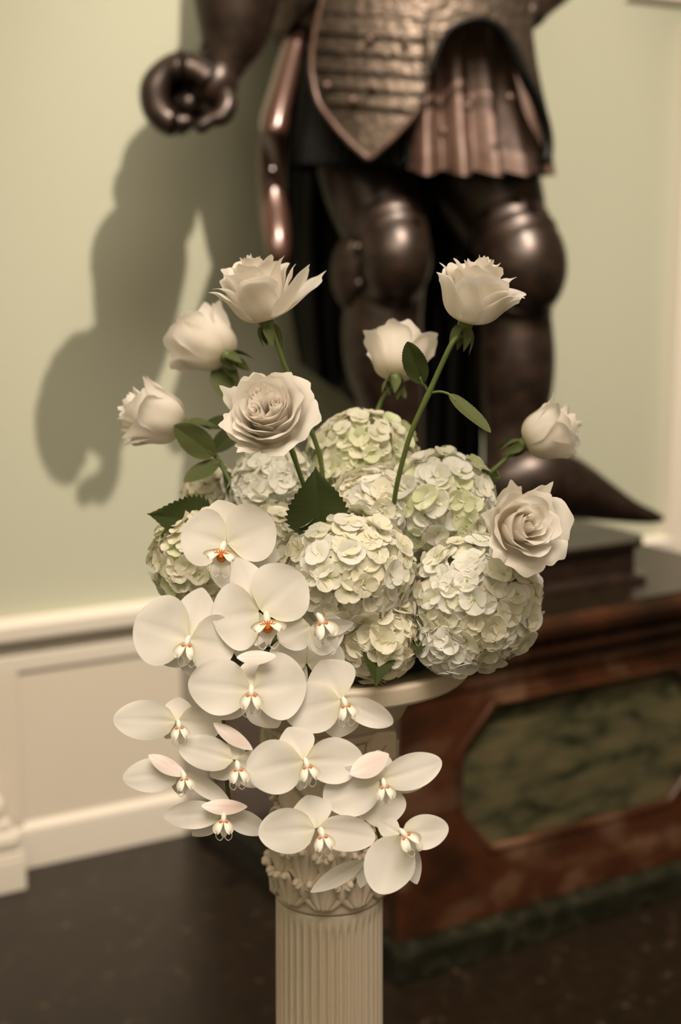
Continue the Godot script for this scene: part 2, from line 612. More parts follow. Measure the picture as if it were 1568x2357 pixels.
func plinth() -> void:
	var o := thing("marble_plinth", "red and green marble plinth under the dark armoured figure, along the sage wall", "plinth", wall_xf * Vector3(0.10, 0, 0.462))
	o.basis = wall_xf.basis * Basis(Vector3.UP, deg_to_rad(1.5))
	var hw := 0.515
	var hd := 0.455
	var b := MB.new()
	b.moulding([Vector2(hd, 0.0), Vector2(hd + 0.035, 0.0), Vector2(hd + 0.035, 0.062), Vector2(hd + 0.026, 0.08), Vector2(hd, 0.084)], -hw - 0.02, hw + 0.02, 0.003)
	b.box(Vector3(0, 0.041, -0.006), Vector3(2 * hw + 0.04, 0.082, 2 * hd + 0.012), 0.004)
	frame_part("base_course", b, M.dark_green_marble, o)
	b = MB.new()
	b.box(Vector3(0, 0.345, 0), Vector3(2 * hw - 0.03, 0.53, 2 * hd - 0.03), 0.004)
	frame_part("body", b, M.red_marble, o)
	# front frame of red marble round an eight-sided green panel
	var oc := [Vector2(-0.275, 0.15), Vector2(-0.36, 0.25), Vector2(-0.36, 0.39), Vector2(-0.275, 0.48), Vector2(0.25, 0.48), Vector2(0.345, 0.385), Vector2(0.345, 0.245), Vector2(0.25, 0.15)]
	var pts := []
	for q in oc:
		pts.append(q + Vector2(0, 0.083))
	b = MB.new()
	var rect := [Vector2(-hw, 0.084), Vector2(-hw, 0.61), Vector2(hw, 0.61), Vector2(hw, 0.084)]
	var zf := hd + 0.012
	# frame built from eight fields between the outline and the opening
	var outer := [Vector2(-0.25, 0.084), Vector2(-hw, 0.328), Vector2(-hw, 0.468), Vector2(-0.25, 0.61), Vector2(0.25, 0.61), Vector2(hw, 0.468), Vector2(hw, 0.328), Vector2(0.25, 0.084)]
	b.prism([pts[0], pts[7], outer[7], outer[0]], hd - 0.016, zf, 0.0012)
	b.prism([pts[1], pts[0], outer[0], rect[0], outer[1]], hd - 0.016, zf, 0.0012)
	b.prism([pts[2], pts[1], outer[1], outer[2]], hd - 0.016, zf, 0.0012)
	b.prism([pts[3], pts[2], outer[2], rect[1], outer[3]], hd - 0.016, zf, 0.0012)
	b.prism([pts[4], pts[3], outer[3], outer[4]], hd - 0.016, zf, 0.0012)
	b.prism([pts[5], pts[4], outer[4], rect[2], outer[5]], hd - 0.016, zf, 0.0012)
	b.prism([pts[6], pts[5], outer[5], outer[6]], hd - 0.016, zf, 0.0012)
	b.prism([pts[7], pts[6], outer[6], rect[3], outer[7]], hd - 0.016, zf, 0.0012)
	frame_part("panel_frame", b, M.red_marble, o)
	b = MB.new()
	for k in 8:
		var p0: Vector2 = pts[k]
		var p1: Vector2 = pts[(k + 1) % 8]
		b.tube([Vector3(p0.x, p0.y, zf - 0.008), Vector3(p1.x, p1.y, zf - 0.008)], [0.011, 0.011], 10)
	frame_part("panel_moulding", b, M.red_marble, o)
	b = MB.new()
	b.prism(pts, hd - 0.018, hd - 0.006, 0.002)
	frame_part("panel", b, M.green_marble, o)
	# cornice round the front and both ends
	b = MB.new()
	var pr := [Vector2(0, 0.60), Vector2(0.016, 0.604), Vector2(0.02, 0.622), Vector2(0.012, 0.634), Vector2(0.03, 0.648), Vector2(0.038, 0.662), Vector2(0.03, 0.674), Vector2(0.022, 0.682), Vector2(0.044, 0.69), Vector2(0.056, 0.704), Vector2(0.058, 0.722), Vector2(0.05, 0.736), Vector2(0.036, 0.742)]
	var rings := []
	for q in MB.creased(pr, 0.002):
		var x: float = hw + q.x - 0.01
		var z: float = hd + q.x
		rings.append(PackedVector3Array([Vector3(-x, q.y, z), Vector3(x, q.y, z), Vector3(x, q.y, -hd + 0.005), Vector3(-x, q.y, -hd + 0.005)]))
	for k in rings.size() - 1:
		for j in 4:
			var a0: Vector3 = rings[k][j]
			var a1: Vector3 = rings[k][(j + 1) % 4]
			var c0: Vector3 = rings[k + 1][j]
			var c1: Vector3 = rings[k + 1][(j + 1) % 4]
			b.quad(b.add(a0), b.add(a1), b.add(c1), b.add(c0))
	frame_part("cornice", b, M.red_marble, o)
	b = MB.new()
	b.box(Vector3(0, 0.733, 0), Vector3(2 * hw + 0.03, 0.02, 2 * hd + 0.04), 0.002)
	frame_part("top_slab", b, M.dark_stone, o)


# ------------------------------------------------------------------ the armoured figure
func torso_d(px: float, off := 0.0) -> float:
	var s := clampf((px - 955.0) / 335.0, -0.98, 0.98)
	return 3.2 - 0.24 * sqrt(1.0 - s * s) - off


func statue() -> void:
	var base_y := 0.842
	var o := thing("armoured_figure", "life-size dark bronze figure in plate armour standing on the marble plinth", "statue", wall_xf * Vector3(0.05, 0.743, 0.45))
	# block under the feet, with cut corners
	var b := MB.new()
	var oc := []
	for q in [Vector2(-0.30, -0.30), Vector2(0.32, -0.30), Vector2(0.37, -0.25), Vector2(0.37, 0.305), Vector2(0.325, 0.355), Vector2(-0.30, 0.355), Vector2(-0.35, 0.305), Vector2(-0.35, -0.25)]:
		oc.append(q)
	var rings := []
	for q in MB.creased([Vector2(0.02, 0.743), Vector2(0.02, 0.757), Vector2(0.0, 0.764), Vector2(0.0, 0.822), Vector2(0.012, 0.83), Vector2(0.012, 0.842)], 0.002):
		var ring := PackedVector3Array()
		for k in oc.size():
			var p: Vector2 = oc[k]
			var sc: float = 1.0 + q.x / 0.33
			ring.append(wall_xf * Vector3(p.x * sc, q.y, 0.45 + p.y * sc))
		ring.reverse()
		rings.append(ring)
	for k in rings.size() - 1:
		var n: int = rings[k].size()
		for j in n:
			var j2 := (j + 1) % n
			b.quad(b.add(rings[k][j2]), b.add(rings[k + 1][j2]), b.add(rings[k + 1][j]), b.add(rings[k][j]))
	var topc := b.add(wall_xf * Vector3(0, 0.842, 0.45))
	var last: PackedVector3Array = rings[rings.size() - 1]
	for j in last.size():
		b.tri(topc, b.add(last[(j + 1) % last.size()]), b.add(last[j]))
	part("foot_block", b, M.dark_bronze, o)
	# legs
	b = MB.new()
	limb(b, [[1090, 250, 3.22, 135, 0.9], [1115, 400, 3.21, 128, 0.9], [1150, 500, 3.2, 112, 0.92], [1180, 560, 3.19, 92, 0.95]])
	part("thigh_armour", b, M.dark_bronze, o)
	b = MB.new()
	limb(b, [[1166, 515, 3.17, 92, 0.9], [1172, 530, 3.16, 100, 0.92], [1176, 538, 3.16, 96, 0.92], [1184, 556, 3.15, 104, 0.95], [1187, 564, 3.15, 99, 0.95], [1196, 585, 3.145, 104, 0.95], [1203, 620, 3.14, 103, 1.0], [1200, 655, 3.145, 96, 0.98], [1192, 688, 3.16, 82, 0.95], [1188, 700, 3.165, 86, 0.95], [1186, 715, 3.17, 82, 0.9]], 66)
	part("knee_cop", b, M.dark_bronze, o)
	b = MB.new()
	limb(b, [[1186, 690, 3.2, 82, 0.95], [1186, 730, 3.2, 84, 0.95], [1188, 830, 3.21, 90, 1.0], [1184, 920, 3.22, 84, 0.95], [1178, 1000, 3.22, 66, 0.9], [1176, 1060, 3.22, 62, 0.95], [1180, 1130, 3.22, 66, 1.1]], 30)
	part("greave", b, M.dark_bronze, o)
	b = MB.new()
	limb(b, [[830, 250, 3.2, 120, 0.9], [852, 400, 3.17, 118, 0.9], [874, 500, 3.13, 102, 0.9], [890, 560, 3.1, 88, 0.95]])
	part("thigh_armour", b, M.dark_bronze, o)
	b = MB.new()
	limb(b, [[890, 500, 3.08, 80, 0.85], [896, 518, 3.07, 86, 0.85], [898, 526, 3.075, 82, 0.85], [902, 542, 3.06, 87, 0.88], [904, 550, 3.065, 82, 0.88], [909, 570, 3.05, 84, 0.9], [912, 602, 3.045, 82, 0.95], [908, 632, 3.05, 77, 0.9], [903, 658, 3.07, 68, 0.9], [900, 668, 3.08, 71, 0.9], [897, 682, 3.09, 68, 0.85]], 66)
	var kc := part("knee_cop", b, M.dark_bronze, o)
	b = MB.new()
	b.ball(at(800, 628, 3.08), Vector3(0.042, 0.075, 0.022), Basis(Vector3.UP, deg_to_rad(-35)), 20, 14)
	for p in [Vector2(822, 572), Vector2(833, 598), Vector2(824, 655)]:
		b.ball(at(p.x, p.y, 3.04), Vector3(0.011, 0.013, 0.011))
	put("knee_wing", b.mesh(o.position), M.dark_bronze, kc)
	b = MB.new()
	limb(b, [[895, 640, 3.12, 84, 0.9], [880, 740, 3.13, 92, 0.95], [885, 830, 3.14, 92, 0.95], [900, 920, 3.15, 76, 0.9], [915, 1010, 3.16, 60, 0.9], [920, 1130, 3.16, 60, 1.0], [920, 1190, 3.17, 62, 1.1]], 30)
	part("greave", b, M.dark_bronze, o)
	# pointed iron shoes
	for foot in [[[1120, 1150, 3.24, 40], [1150, 1130, 3.22, 74], [1230, 1105, 3.22, 80], [1300, 1120, 3.26, 74], [1380, 1150, 3.31, 50], [1450, 1176, 3.35, 28], [1505, 1190, 3.38, 15], [1526, 1194, 3.39, 6]], [[985, 1175, 3.2, 40], [940, 1150, 3.14, 70], [890, 1165, 3.06, 72], [840, 1200, 2.98, 56], [790, 1235, 2.92, 34], [745, 1262, 2.88, 10]]]:
		b = MB.new()
		limb(b, foot, 36, 28, Vector3.UP)
		for k in b.v.size():
			b.v[k].y = maxf(b.v[k].y, base_y + 0.001)
		part("pointed_shoe", b, M.dark_bronze, o)
	# heavy cape hanging behind the legs
	b = MB.new()
	plate(b, [Vector2(690, 60), Vector2(664, 300), Vector2(660, 500), Vector2(668, 700), Vector2(690, 838)], [Vector2(1180, 60), Vector2(1150, 300), Vector2(1125, 500), Vector2(1116, 760), Vector2(1108, 1135)],
		func(px, py, u, t): return 3.42 - 0.05 * sin(PI * u) + 0.022 * sin(u * 34.0 + t * 1.5) * (0.4 + t), 0.014, 60, 24)
	part("cape", b, M.black_bronze, o)
	# skirt: deep pleats on the right and front, finely ribbed on the left, its shade put into black bronze
	var skirt := func(u, v, a0, a1, pleats, amp, back):
		var a: float = lerpf(a0, a1, u)
		var w: float = 1.0 - v
		var c := at(955, lerpf(20.0, 396.0, w), 3.2)
		var wave: float = 0.5 + 0.5 * cos(a * pleats + 0.5 * sin(a * 3.0))
		var pl := pow(wave, 0.75)
		var r: float = lerpf(0.238, 0.268, w) + amp * pl * lerpf(0.35, 1.0, w) + (0.004 if w > 0.82 else 0.0) - (0.006 if back else 0.0)
		return Vector3(c.x + cos(a) * r, c.y - 0.014 * pl * w * signf(amp - 0.02) + 0.006 * sin(a * 2.0 + 1.0) * w, c.z - sin(a) * r * 0.78)
	for q in [["pleated_skirt", -1.66, 1.6, 25.0, 0.046, 260, M.reddish_bronze], ["shaded_skirt", 1.6, 4.66, 64.0, 0.008, 330, M.black_bronze]]:
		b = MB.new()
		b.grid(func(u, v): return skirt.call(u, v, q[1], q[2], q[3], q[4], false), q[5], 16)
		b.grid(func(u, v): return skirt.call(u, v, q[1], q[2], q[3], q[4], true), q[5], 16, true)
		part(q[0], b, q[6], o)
	# lames of the fauld: curved bands one over the other, the last a pointed lobe
	var le := [Vector2(752, -60), Vector2(742, 0), Vector2(728, 60), Vector2(719, 120), Vector2(718, 170), Vector2(732, 232), Vector2(760, 275), Vector2(800, 322), Vector2(838, 357)]
	var rx := func(y): return [1215.0, 1180.0, 1040.0, 1004.0, 992.0, 975.0][clampi(int(y / 45.0), 0, 5)]
	var cuts := [-70.0, 22.0, 66.0, 108.0, 150.0, 190.0, 228.0]
	var lx := func(y): return lerpf(745, 718, clampf(y / 140.0, 0, 1)) if y < 170 else 718 + pow((y - 170) / 190.0, 1.35) * 122
	for k in cuts.size() - 1:
		var y0: float = cuts[k]
		var y1: float = cuts[k + 1] + 6.0
		var r0: float = [1225, 1040, 1002, 992, 988, 978][k]
		var r1: float = [1060, 1004, 993, 988, 980, 966][k]
		b = MB.new()
		var off := 0.038 - 0.0012 * k
		plate(b, [Vector2(lx.call(y0), y0), Vector2(lx.call((y0 + y1) / 2), (y0 + y1) / 2), Vector2(lx.call(y1), y1)], [Vector2(r0, y0 + 22), Vector2((r0 + r1) / 2, (y0 + y1) / 2 + 22), Vector2(r1, y1 + 20)],
			func(px, py, u, t): return torso_d(px, off + 0.004 * t), 0.012, 40, 10)
		var lm := part("fauld_lame", b, M.engraved_bronze, o)
		if k > 0:
			b = MB.new()
			var pth := []
			for j in 15:
				var u := j / 14.0
				var px: float = lerpf(lx.call(y1), r1, u)
				pth.append(at(px, y1 + 20 * u, torso_d(px, off + 0.005)))
			b.tube(pth, [0.0035] + range(13).map(func(_q): return 0.0036) + [0.0035], 8)
			put("edge_roll", b.mesh(o.position), M.engraved_bronze, lm)
	b = MB.new()
	plate(b, [Vector2(lx.call(222), 222), Vector2(760, 275), Vector2(800, 322), Vector2(850, 364)], [Vector2(974, 240), Vector2(945, 278), Vector2(900, 322), Vector2(853, 365)],
		func(px, py, u, t): return torso_d(px, 0.029 + 0.004 * t), 0.012, 24, 16)
	var lobe := part("fauld_lobe", b, M.engraved_bronze, o)
	b = MB.new()
	var rim := []
	for q in spline(le + [Vector2(851, 364), Vector2(868, 352), Vector2(905, 318), Vector2(945, 275), Vector2(972, 238)], 60):
		rim.append(at(q.x, q.y, torso_d(q.x, 0.042)))
	b.tube(rim, range(61).map(func(_q): return 0.0062), 8)
	put("rim", b.mesh(o.position), M.reddish_bronze, lobe)
	for q in [Vector2(812, 232), Vector2(752, 198), Vector2(855, 200), Vector2(850, 92), Vector2(935, 98)]:
		b = MB.new()
		b.ball(at(q.x, q.y, torso_d(q.x, 0.05)), Vector3(0.009, 0.009, 0.006))
		put("rivet", b.mesh(o.position), M.reddish_bronze, lobe)
	# hip plate arching over the thigh, on the right
	b = MB.new()
	plate(b, [Vector2(992, 170), Vector2(1004, 120), Vector2(1030, 72), Vector2(1070, 48), Vector2(1112, 44), Vector2(1152, 66), Vector2(1180, 112), Vector2(1204, 170), Vector2(1232, 222), Vector2(1254, 280), Vector2(1262, 330), Vector2(1258, 372)],
		[Vector2(990, 158), Vector2(985, 60), Vector2(1000, -20), Vector2(1080, -50), Vector2(1180, -50), Vector2(1218, -10), Vector2(1226, 60), Vector2(1236, 140), Vector2(1250, 210), Vector2(1266, 280), Vector2(1274, 330), Vector2(1266, 374)],
		func(px, py, u, t): return torso_d(px, 0.05 + 0.02 * t) - 0.02, 0.03, 12, 44)
	part("hip_plate", b, M.engraved_bronze, o)
	b = MB.new()
	var arch := []
	for q in spline([Vector2(992, 168), Vector2(1006, 118), Vector2(1032, 72), Vector2(1072, 49), Vector2(1112, 45), Vector2(1152, 67), Vector2(1180, 112), Vector2(1204, 170), Vector2(1231, 222), Vector2(1253, 280), Vector2(1261, 330), Vector2(1257, 374)], 60):
		arch.append(at(q.x, q.y, torso_d(q.x, 0.075) - 0.02))
	b.tube(arch, range(61).map(func(k): return lerpf(0.006, 0.013, smoothstep(10, 45, k))), 8)
	part("arch_gap_shade", b, M.black_bronze, o)  # black roll put in for the shade of the gap above the skirt
	for q in [Vector2(1076, 246), Vector2(1020, 305), Vector2(1172, 226)]:
		b = MB.new()
		b.ball(at(q.x, q.y, torso_d(q.x, 0.085)), Vector3(0.010, 0.010, 0.008))
		part("stud", b, M.reddish_bronze, o)
	# tasset on the left hip: a folded plate with a sharp ridge
	b = MB.new()
	plate(b, [Vector2(690, 18), Vector2(650, 100), Vector2(622, 190), Vector2(597, 285), Vector2(612, 340), Vector2(648, 440)], [Vector2(738, 14), Vector2(706, 100), Vector2(682, 190), Vector2(666, 270), Vector2(662, 340), Vector2(654, 440)],
		func(px, py, u, t): return 3.15 - 0.036 * sqrt(maxf(0.0, 1.0 - pow(2.0 * u - 1.0, 2.0) * 0.97)) - 0.13 * smoothstep(0.0, 0.68, t) + 0.14 * smoothstep(0.66, 1.0, t), 0.012, 18, 30)
	part("tasset", b, M.polished_bronze, o)
	b = MB.new()
	limb(b, [[622, 300, 3.16, 18, 0.8], [618, 360, 3.16, 26, 0.8], [628, 470, 3.14, 34, 0.9], [636, 540, 3.10, 33, 0.9], [640, 585, 3.085, 27, 0.9], [641, 606, 3.10, 18, 0.9], [642, 616, 3.11, 8, 0.9]], 28)
	part("thigh_plate", b, M.polished_bronze, o)
	# the body above the frame: cuirass, shoulders, helmet, and the other arm; they throw the shadow on the wall
	b = MB.new()
	limb(b, [[950, 80, 3.2, 250, 0.75], [922, -30, 3.18, 296, 0.72], [885, -100, 3.18, 322, 0.7], [875, -240, 3.16, 345, 0.66], [880, -400, 3.16, 345, 0.66], [920, -560, 3.22, 290, 0.72], [940, -680, 3.24, 180, 0.7], [940, -740, 3.25, 90, 0.9]], 30)
	part("cuirass", b, M.engraved_bronze, o)
	b = MB.new()
	limb(b, [[940, -700, 3.25, 95, 1.0], [940, -790, 3.24, 120, 1.1], [940, -900, 3.24, 135, 1.1], [940, -990, 3.24, 115, 1.1], [940, -1050, 3.24, 50, 1.2]], 24)
	part("helmet", b, M.dark_bronze, o)
	for s in [[680.0, 3.16], [1225.0, 3.3]]:
		b = MB.new()
		b.ball(at(s[0], -590, s[1]), Vector3(0.125, 0.14, 0.13), Basis.IDENTITY, 24, 14)
		part("shoulder_plate", b, M.dark_bronze, o)
	b = MB.new()
	limb(b, [[695, -560, 3.14, 95, 1.0], [665, -420, 3.08, 82, 1.0], [625, -300, 3.01, 78, 1.0], [585, -220, 2.97, 76, 1.0]], 20)
	part("upper_arm", b, M.dark_bronze, o)
	b = MB.new()
	limb(b, [[605, -270, 2.99, 60, 1.0], [580, -215, 2.96, 96, 1.0], [568, -185, 2.95, 96, 1.0], [552, -140, 2.94, 66, 1.0]], 20)
	b.ball(at(494, -160, 2.95), Vector3(0.036, 0.05, 0.016), Basis(Vector3.UP, 0.6), 20, 12)
	part("elbow_cop", b, M.dark_bronze, o)
	b = MB.new()
	limb(b, [[560, -190, 2.94, 72, 1.0], [538, -40, 2.93, 84, 1.0], [525, 60, 2.92, 66, 1.0], [510, 130, 2.91, 52, 0.9]], 20)
	part("forearm", b, M.dark_bronze, o)
	b = MB.new()
	limb(b, [[540, -96, 2.93, 108, 1.0], [542, -88, 2.93, 116, 1.0], [542, -70, 2.93, 112, 1.0], [540, 20, 2.925, 96, 1.0], [532, 90, 2.92, 78, 1.0], [512, 150, 2.91, 54, 0.9], [494, 184, 2.905, 46, 0.8]], 30)
	var cuff := part("gauntlet", b, M.dark_bronze, o)
	hand(o, cuff)
	b = MB.new()
	limb(b, [[1240, -540, 3.3, 90, 1.0], [1320, -330, 3.34, 86, 1.0], [1345, -200, 3.32, 82, 1.0], [1300, -80, 3.28, 64, 1.0], [1236, 5, 3.22, 44, 0.9], [1215, 40, 3.18, 36, 0.9], [1222, 66, 3.17, 14, 0.9]], 40)
	part("arm", b, M.dark_bronze, o)


func hand(o: Node3D, cuff: Node3D) -> void:
	# a closed metal hand: palm, four fingers curled round an opening, thumb below
	var b := MB.new()
	limb(b, [[505, 160, 2.905, 40, 1.0], [494, 195, 2.90, 56, 0.9], [470, 212, 2.905, 52, 0.9], [448, 210, 2.91, 34, 0.9]], 14, 18)
	for k in 4:
		var d := 2.865 + 0.021 * k
		var s: float = [0.92, 1.0, 0.98, 0.86][k]
		var c := Vector2(425, 222)
		var pts := []
		for q in [Vector2(488, 186), Vector2(450, 158), Vector2(412, 152), Vector2(376, 164), Vector2(352, 200), Vector2(352, 244), Vector2(372, 278), Vector2(404, 290), Vector2(440, 282)]:
			var p: Vector2 = c + (q - c) * s
			pts.append([p.x + 4 * k, p.y - 3 * k, d, 27.0, 0.95])
		pts[0][3] = 30.0
		pts[8][3] = 13.0
		pts[2][3] = 31.0
		pts[5][3] = 33.0
		pts[4][3] = 33.0
		pts[6][3] = 31.0
		pts[7][3] = 27.0
		limb(b, pts, 34, 14)
	limb(b, [[500, 185, 2.93, 44, 0.7], [465, 205, 2.945, 72, 0.6], [425, 222, 2.945, 76, 0.6], [392, 228, 2.94, 56, 0.6], [370, 230, 2.935, 20, 0.6]], 16, 18)
	b.ball(at(432, 240, 2.885), Vector3(0.020, 0.022, 0.020))
	limb(b, [[512, 200, 2.89, 22], [522, 240, 2.875, 25], [508, 268, 2.865, 23], [484, 276, 2.86, 18], [462, 292, 2.855, 17], [452, 302, 2.855, 8]], 26, 14)
	put("hand", b.mesh(o.position), M.dark_bronze, cuff)


# ------------------------------------------------------------------ the white column
func pedestal() -> void:
	var axis := at(757, 1495, 1.38)
	var z0 := axis.z
	var o := thing("column_pedestal", "small white fluted column pedestal with leafy capital holding the flowers", "pedestal", Vector3(axis.x, 0, z0))
	var yy := func(py):   # height of the axis where it is seen at this pixel row
		var k := cam_xf.basis * Vector3(0, -(py - 1178.5) / FPX, -1)
		return 1.5 + k.y * (z0 / k.z)
	var r0 := 0.0535
	var ytop: float = yy.call(2048)
	var rings := []
	var cols := 40
	var ys := [ytop, ytop - 0.004, ytop - 0.012, ytop - 0.02, ytop - 0.028, ytop - 0.04, ytop - 0.1, ytop - 0.2, ytop - 0.35, 0.13, 0.11, 0.10, 0.09]
	ys.reverse()
	for y in ys:
		var ring := PackedVector3Array()
		var dep := 0.0044 * smoothstep(ytop - 0.012, ytop - 0.026, y) * smoothstep(0.095, 0.115, y)
		var rr := r0 * (1.0 + 0.05 * clampf((ytop - y) / 0.45, 0, 1))
		for j in cols * 8:
			var a := TAU * j / (cols * 8)
			var ph := fposmod(a / TAU * cols, 1.0)
			var fl := sin(PI * clampf((ph - 0.14) / 0.72, 0, 1))
			ring.append(Vector3(axis.x + cos(a) * (rr - dep * pow(fl, 0.7)), y, z0 - sin(a) * (rr - dep * pow(fl, 0.7))))
		rings.append(ring)
	var b := MB.new()
	b.loft(rings)
	part("fluted_shaft", b, M.ivory_plaster, o)
	b = MB.new()
	b.lathe([Vector2(0.0, 0.0), Vector2(0.105, 0.0), Vector2(0.105, 0.03), Vector2(0.09, 0.035), Vector2(0.088, 0.055), Vector2(0.075, 0.06), Vector2(0.072, 0.08), Vector2(0.06, 0.09), Vector2(0.05, 0.095)], 64, Vector3(axis.x, 0, z0))
	part("foot", b, M.ivory_plaster, o)
	# capital: bell, two rows of leaves, corner scrolls, square block, round top
	var yc: float = yy.call(2046)
	var yv: float = yy.call(1850)
	var yb: float = yy.call(1665)
	b = MB.new()
	b.lathe([Vector2(0.0535, yc - 0.004), Vector2(0.0548, yc), Vector2(0.0545, yc + 0.005), Vector2(0.053, yc + 0.012), Vector2(0.052, yc + 0.03), Vector2(0.054, yv), Vector2(0.06, yv + 0.03), Vector2(0.058, yb)], 64, Vector3(axis.x, 0, z0))
	part("bell", b, M.ivory_plaster, o)
	for k in 10:
		var an := TAU * (k + 0.35) / 10
		acanthus(o, Vector3(axis.x, yc + 0.004, z0), an, 0.055, 0.040, 0.036)
	for k in 10:
		var an := TAU * (k + 0.85) / 10
		acanthus(o, Vector3(axis.x, yc + 0.028, z0), an, 0.054, 0.046, 0.034)
	for k in 4:
		var an := PI / 2 * k + deg_to_rad(222)
		var dir := Vector3(cos(an), 0, -sin(an))
		var side := dir.cross(Vector3.UP)
		var path := []
		var rad := []
		for j in 60:
			var t := j / 59.0
			var th := t * TAU * 2.1 + 0.8
			var rr := lerpf(0.0235, 0.003, t)
			path.append(Vector3(axis.x, yv - 0.001, z0) + dir * (0.056 + 0.006 * t) + side * cos(th) * rr + Vector3(0, sin(th) * rr, 0))
			rad.append(Vector2(lerpf(0.0075, 0.005, t), lerpf(0.0036, 0.002, t)))
		b = MB.new()
		b.tube(path, rad, 8, dir)
		b.ball(Vector3(axis.x, yv - 0.001, z0) + dir * 0.05, Vector3(0.021, 0.021, 0.008), Basis(side, Vector3.UP, dir), 20, 10)
		part("corner_scroll", b, M.ivory_plaster, o)
	b = MB.new()
	var turn := Basis(Vector3.UP, deg_to_rad(12))
	b.box(Vector3(axis.x, (yv + yb) / 2 + 0.012, z0), Vector3(0.112, yb - yv - 0.008, 0.112), 0.006, turn)
	part("capital_block", b, M.ivory_plaster, o)
	for k in 4:
		var an := deg_to_rad(12) + PI / 2 * k
		for s in [-0.026, 0.026]:
			var dir := Vector3(cos(an), 0, -sin(an))
			relief_leaf(o, Vector3(axis.x, yv + 0.02, z0) + dir * 0.0555 + dir.cross(Vector3.UP) * s, dir, 0.062, 0.044)
	b = MB.new()
	var yt := axis.y
	b.lathe([Vector2(0.06, yb - 0.004), Vector2(0.064, yb), Vector2(0.064, yb + 0.006), Vector2(0.072, yb + 0.012), Vector2(0.09, yt - 0.030), Vector2(0.10, yt - 0.025), Vector2(0.104, yt - 0.0225), Vector2(0.132, yt - 0.021), Vector2(0.136, yt - 0.017), Vector2(0.137, yt - 0.003), Vector2(0.135, yt), Vector2(0.126, yt), Vector2(0.123, yt - 0.003), Vector2(0.0, yt - 0.003)], 96, Vector3(axis.x, 0, z0))
	part("round_top", b, M.ivory_plaster, o)
	# dark green tray that the stems stand in
	var tray := thing("flower_tray", "shallow dark green tray under the hydrangeas on the column top", "tray", Vector3(axis.x, yt - 0.003, z0))
	b = MB.new()
	b.lathe([Vector2(0.0, 0.0), Vector2(0.102, 0.0), Vector2(0.116, 0.006), Vector2(0.121, 0.03), Vector2(0.118, 0.034), Vector2(0.112, 0.03), Vector2(0.1, 0.012), Vector2(0.0, 0.01)], 72)
	put("tray", b.mesh(), M.tray_green, tray)
	b = MB.new()
	b.lathe([Vector2(0.0, 0.009), Vector2(0.085, 0.01), Vector2(0.084, 0.06), Vector2(0.06, 0.078), Vector2(0.0, 0.08)], 40)
	put("foam", b.mesh(), M.tray_green, tray)


func acanthus(o: Node3D, at0: Vector3, an: float, r: float, h: float, w: float) -> void:
	# a fan of five rounded lobes that curl outwards at their tips
	var b := MB.new()
	for k in 5:
		var a := (k - 2) / 2.0
		var path := []
		var rad := []
		for j in 13:
			var t := j / 12.0
			var hh := h * (1.0 - 0.22 * absf(a)) * (t - 0.22 * pow(maxf(0.0, t - 0.75) / 0.25, 2.0))
			var sweep := an + a * w / r * 0.62 * (0.25 + 0.75 * sin(t * PI * 0.55))
			var rr := r + 0.002 + 0.008 * pow(t, 2.2) - 0.002 * absf(a)
			path.append(at0 + Vector3(cos(sweep) * rr, hh, -sin(sweep) * rr))
			rad.append(Vector2(0.0018 + 0.0036 * sin(PI * clampf(t * 0.82 + 0.1, 0, 1)), 0.0034))
		b.tube(path, rad, 8, Vector3.UP.cross(Vector3(cos(an), 0, -sin(an))))
		b.ball(path[12], Vector3(0.0036, 0.0034, 0.0036), Basis.IDENTITY, 9, 6)
	part("acanthus_leaf", b, M.ivory_plaster, o)


func relief_leaf(o: Node3D, at0: Vector3, dir: Vector3, h: float, w: float) -> void:
	var side := Vector3.UP.cross(dir)
	var b := MB.new()
	for k in 5:
		var a := (k - 2) * 0.5
		var path := []
		var rad := []
		for j in 9:
			var t := j / 8.0
			path.append(at0 + side * (sin(a * (0.5 + t)) * w * 0.62 * t) + Vector3.UP * (h * t * cos(a * 0.8)) + dir * (0.0015 + 0.002 * sin(PI * t)))
			rad.append(Vector2(0.0012 + 0.0036 * sin(PI * clampf(t * 0.9 + 0.08, 0, 1)), 0.0028))
		b.tube(path, rad, 7, side)
	part("relief_leaf", b, M.ivory_plaster, o)


# ------------------------------------------------------------------ petals and leaves
# base at the origin, length along y, width along x, front along z
func petal(L: float, W: float, a: float, p: float, bend: float, cup: float, ruffle := 0.0, col = null, ns := 14, nt := 16, sd := 0.0) -> ArrayMesh:
	var b := MB.new()
	b.grid(func(u, v):
		var s: float = u * 2.0 - 1.0
		var t: float = 1.0 - pow(1.0 - v, 1.6)
		var w := W / 2 * pow(maxf(sin(PI * clampf(pow(t, a), 0.0, 1.0)), 0.0), p)
		w = maxf(w, W * 0.045 * (1.0 - t))
		var be := bend if absf(bend) > 0.001 else 0.001
		var y := L * sin(be * t) / be
		var z := L * (1.0 - cos(be * t)) / be
		var q := w / (W / 2)
		z += cup * W * s * s * q * q
		z += ruffle * W * q * (sin(s * 4.3 + t * 5.0 + sd) * 0.5 * s * s + 0.5 * sin(t * 7.0 + sd * 1.7) * s)
		z -= 0.02 * W * exp(-s * s * q * q * 90.0) * (1.0 - t * t)
		return Vector3(s * w, y, z), ns, nt, false, (func(u, v): return col.call(u * 2 - 1, v)) if col != null else null)
	return b.mesh()


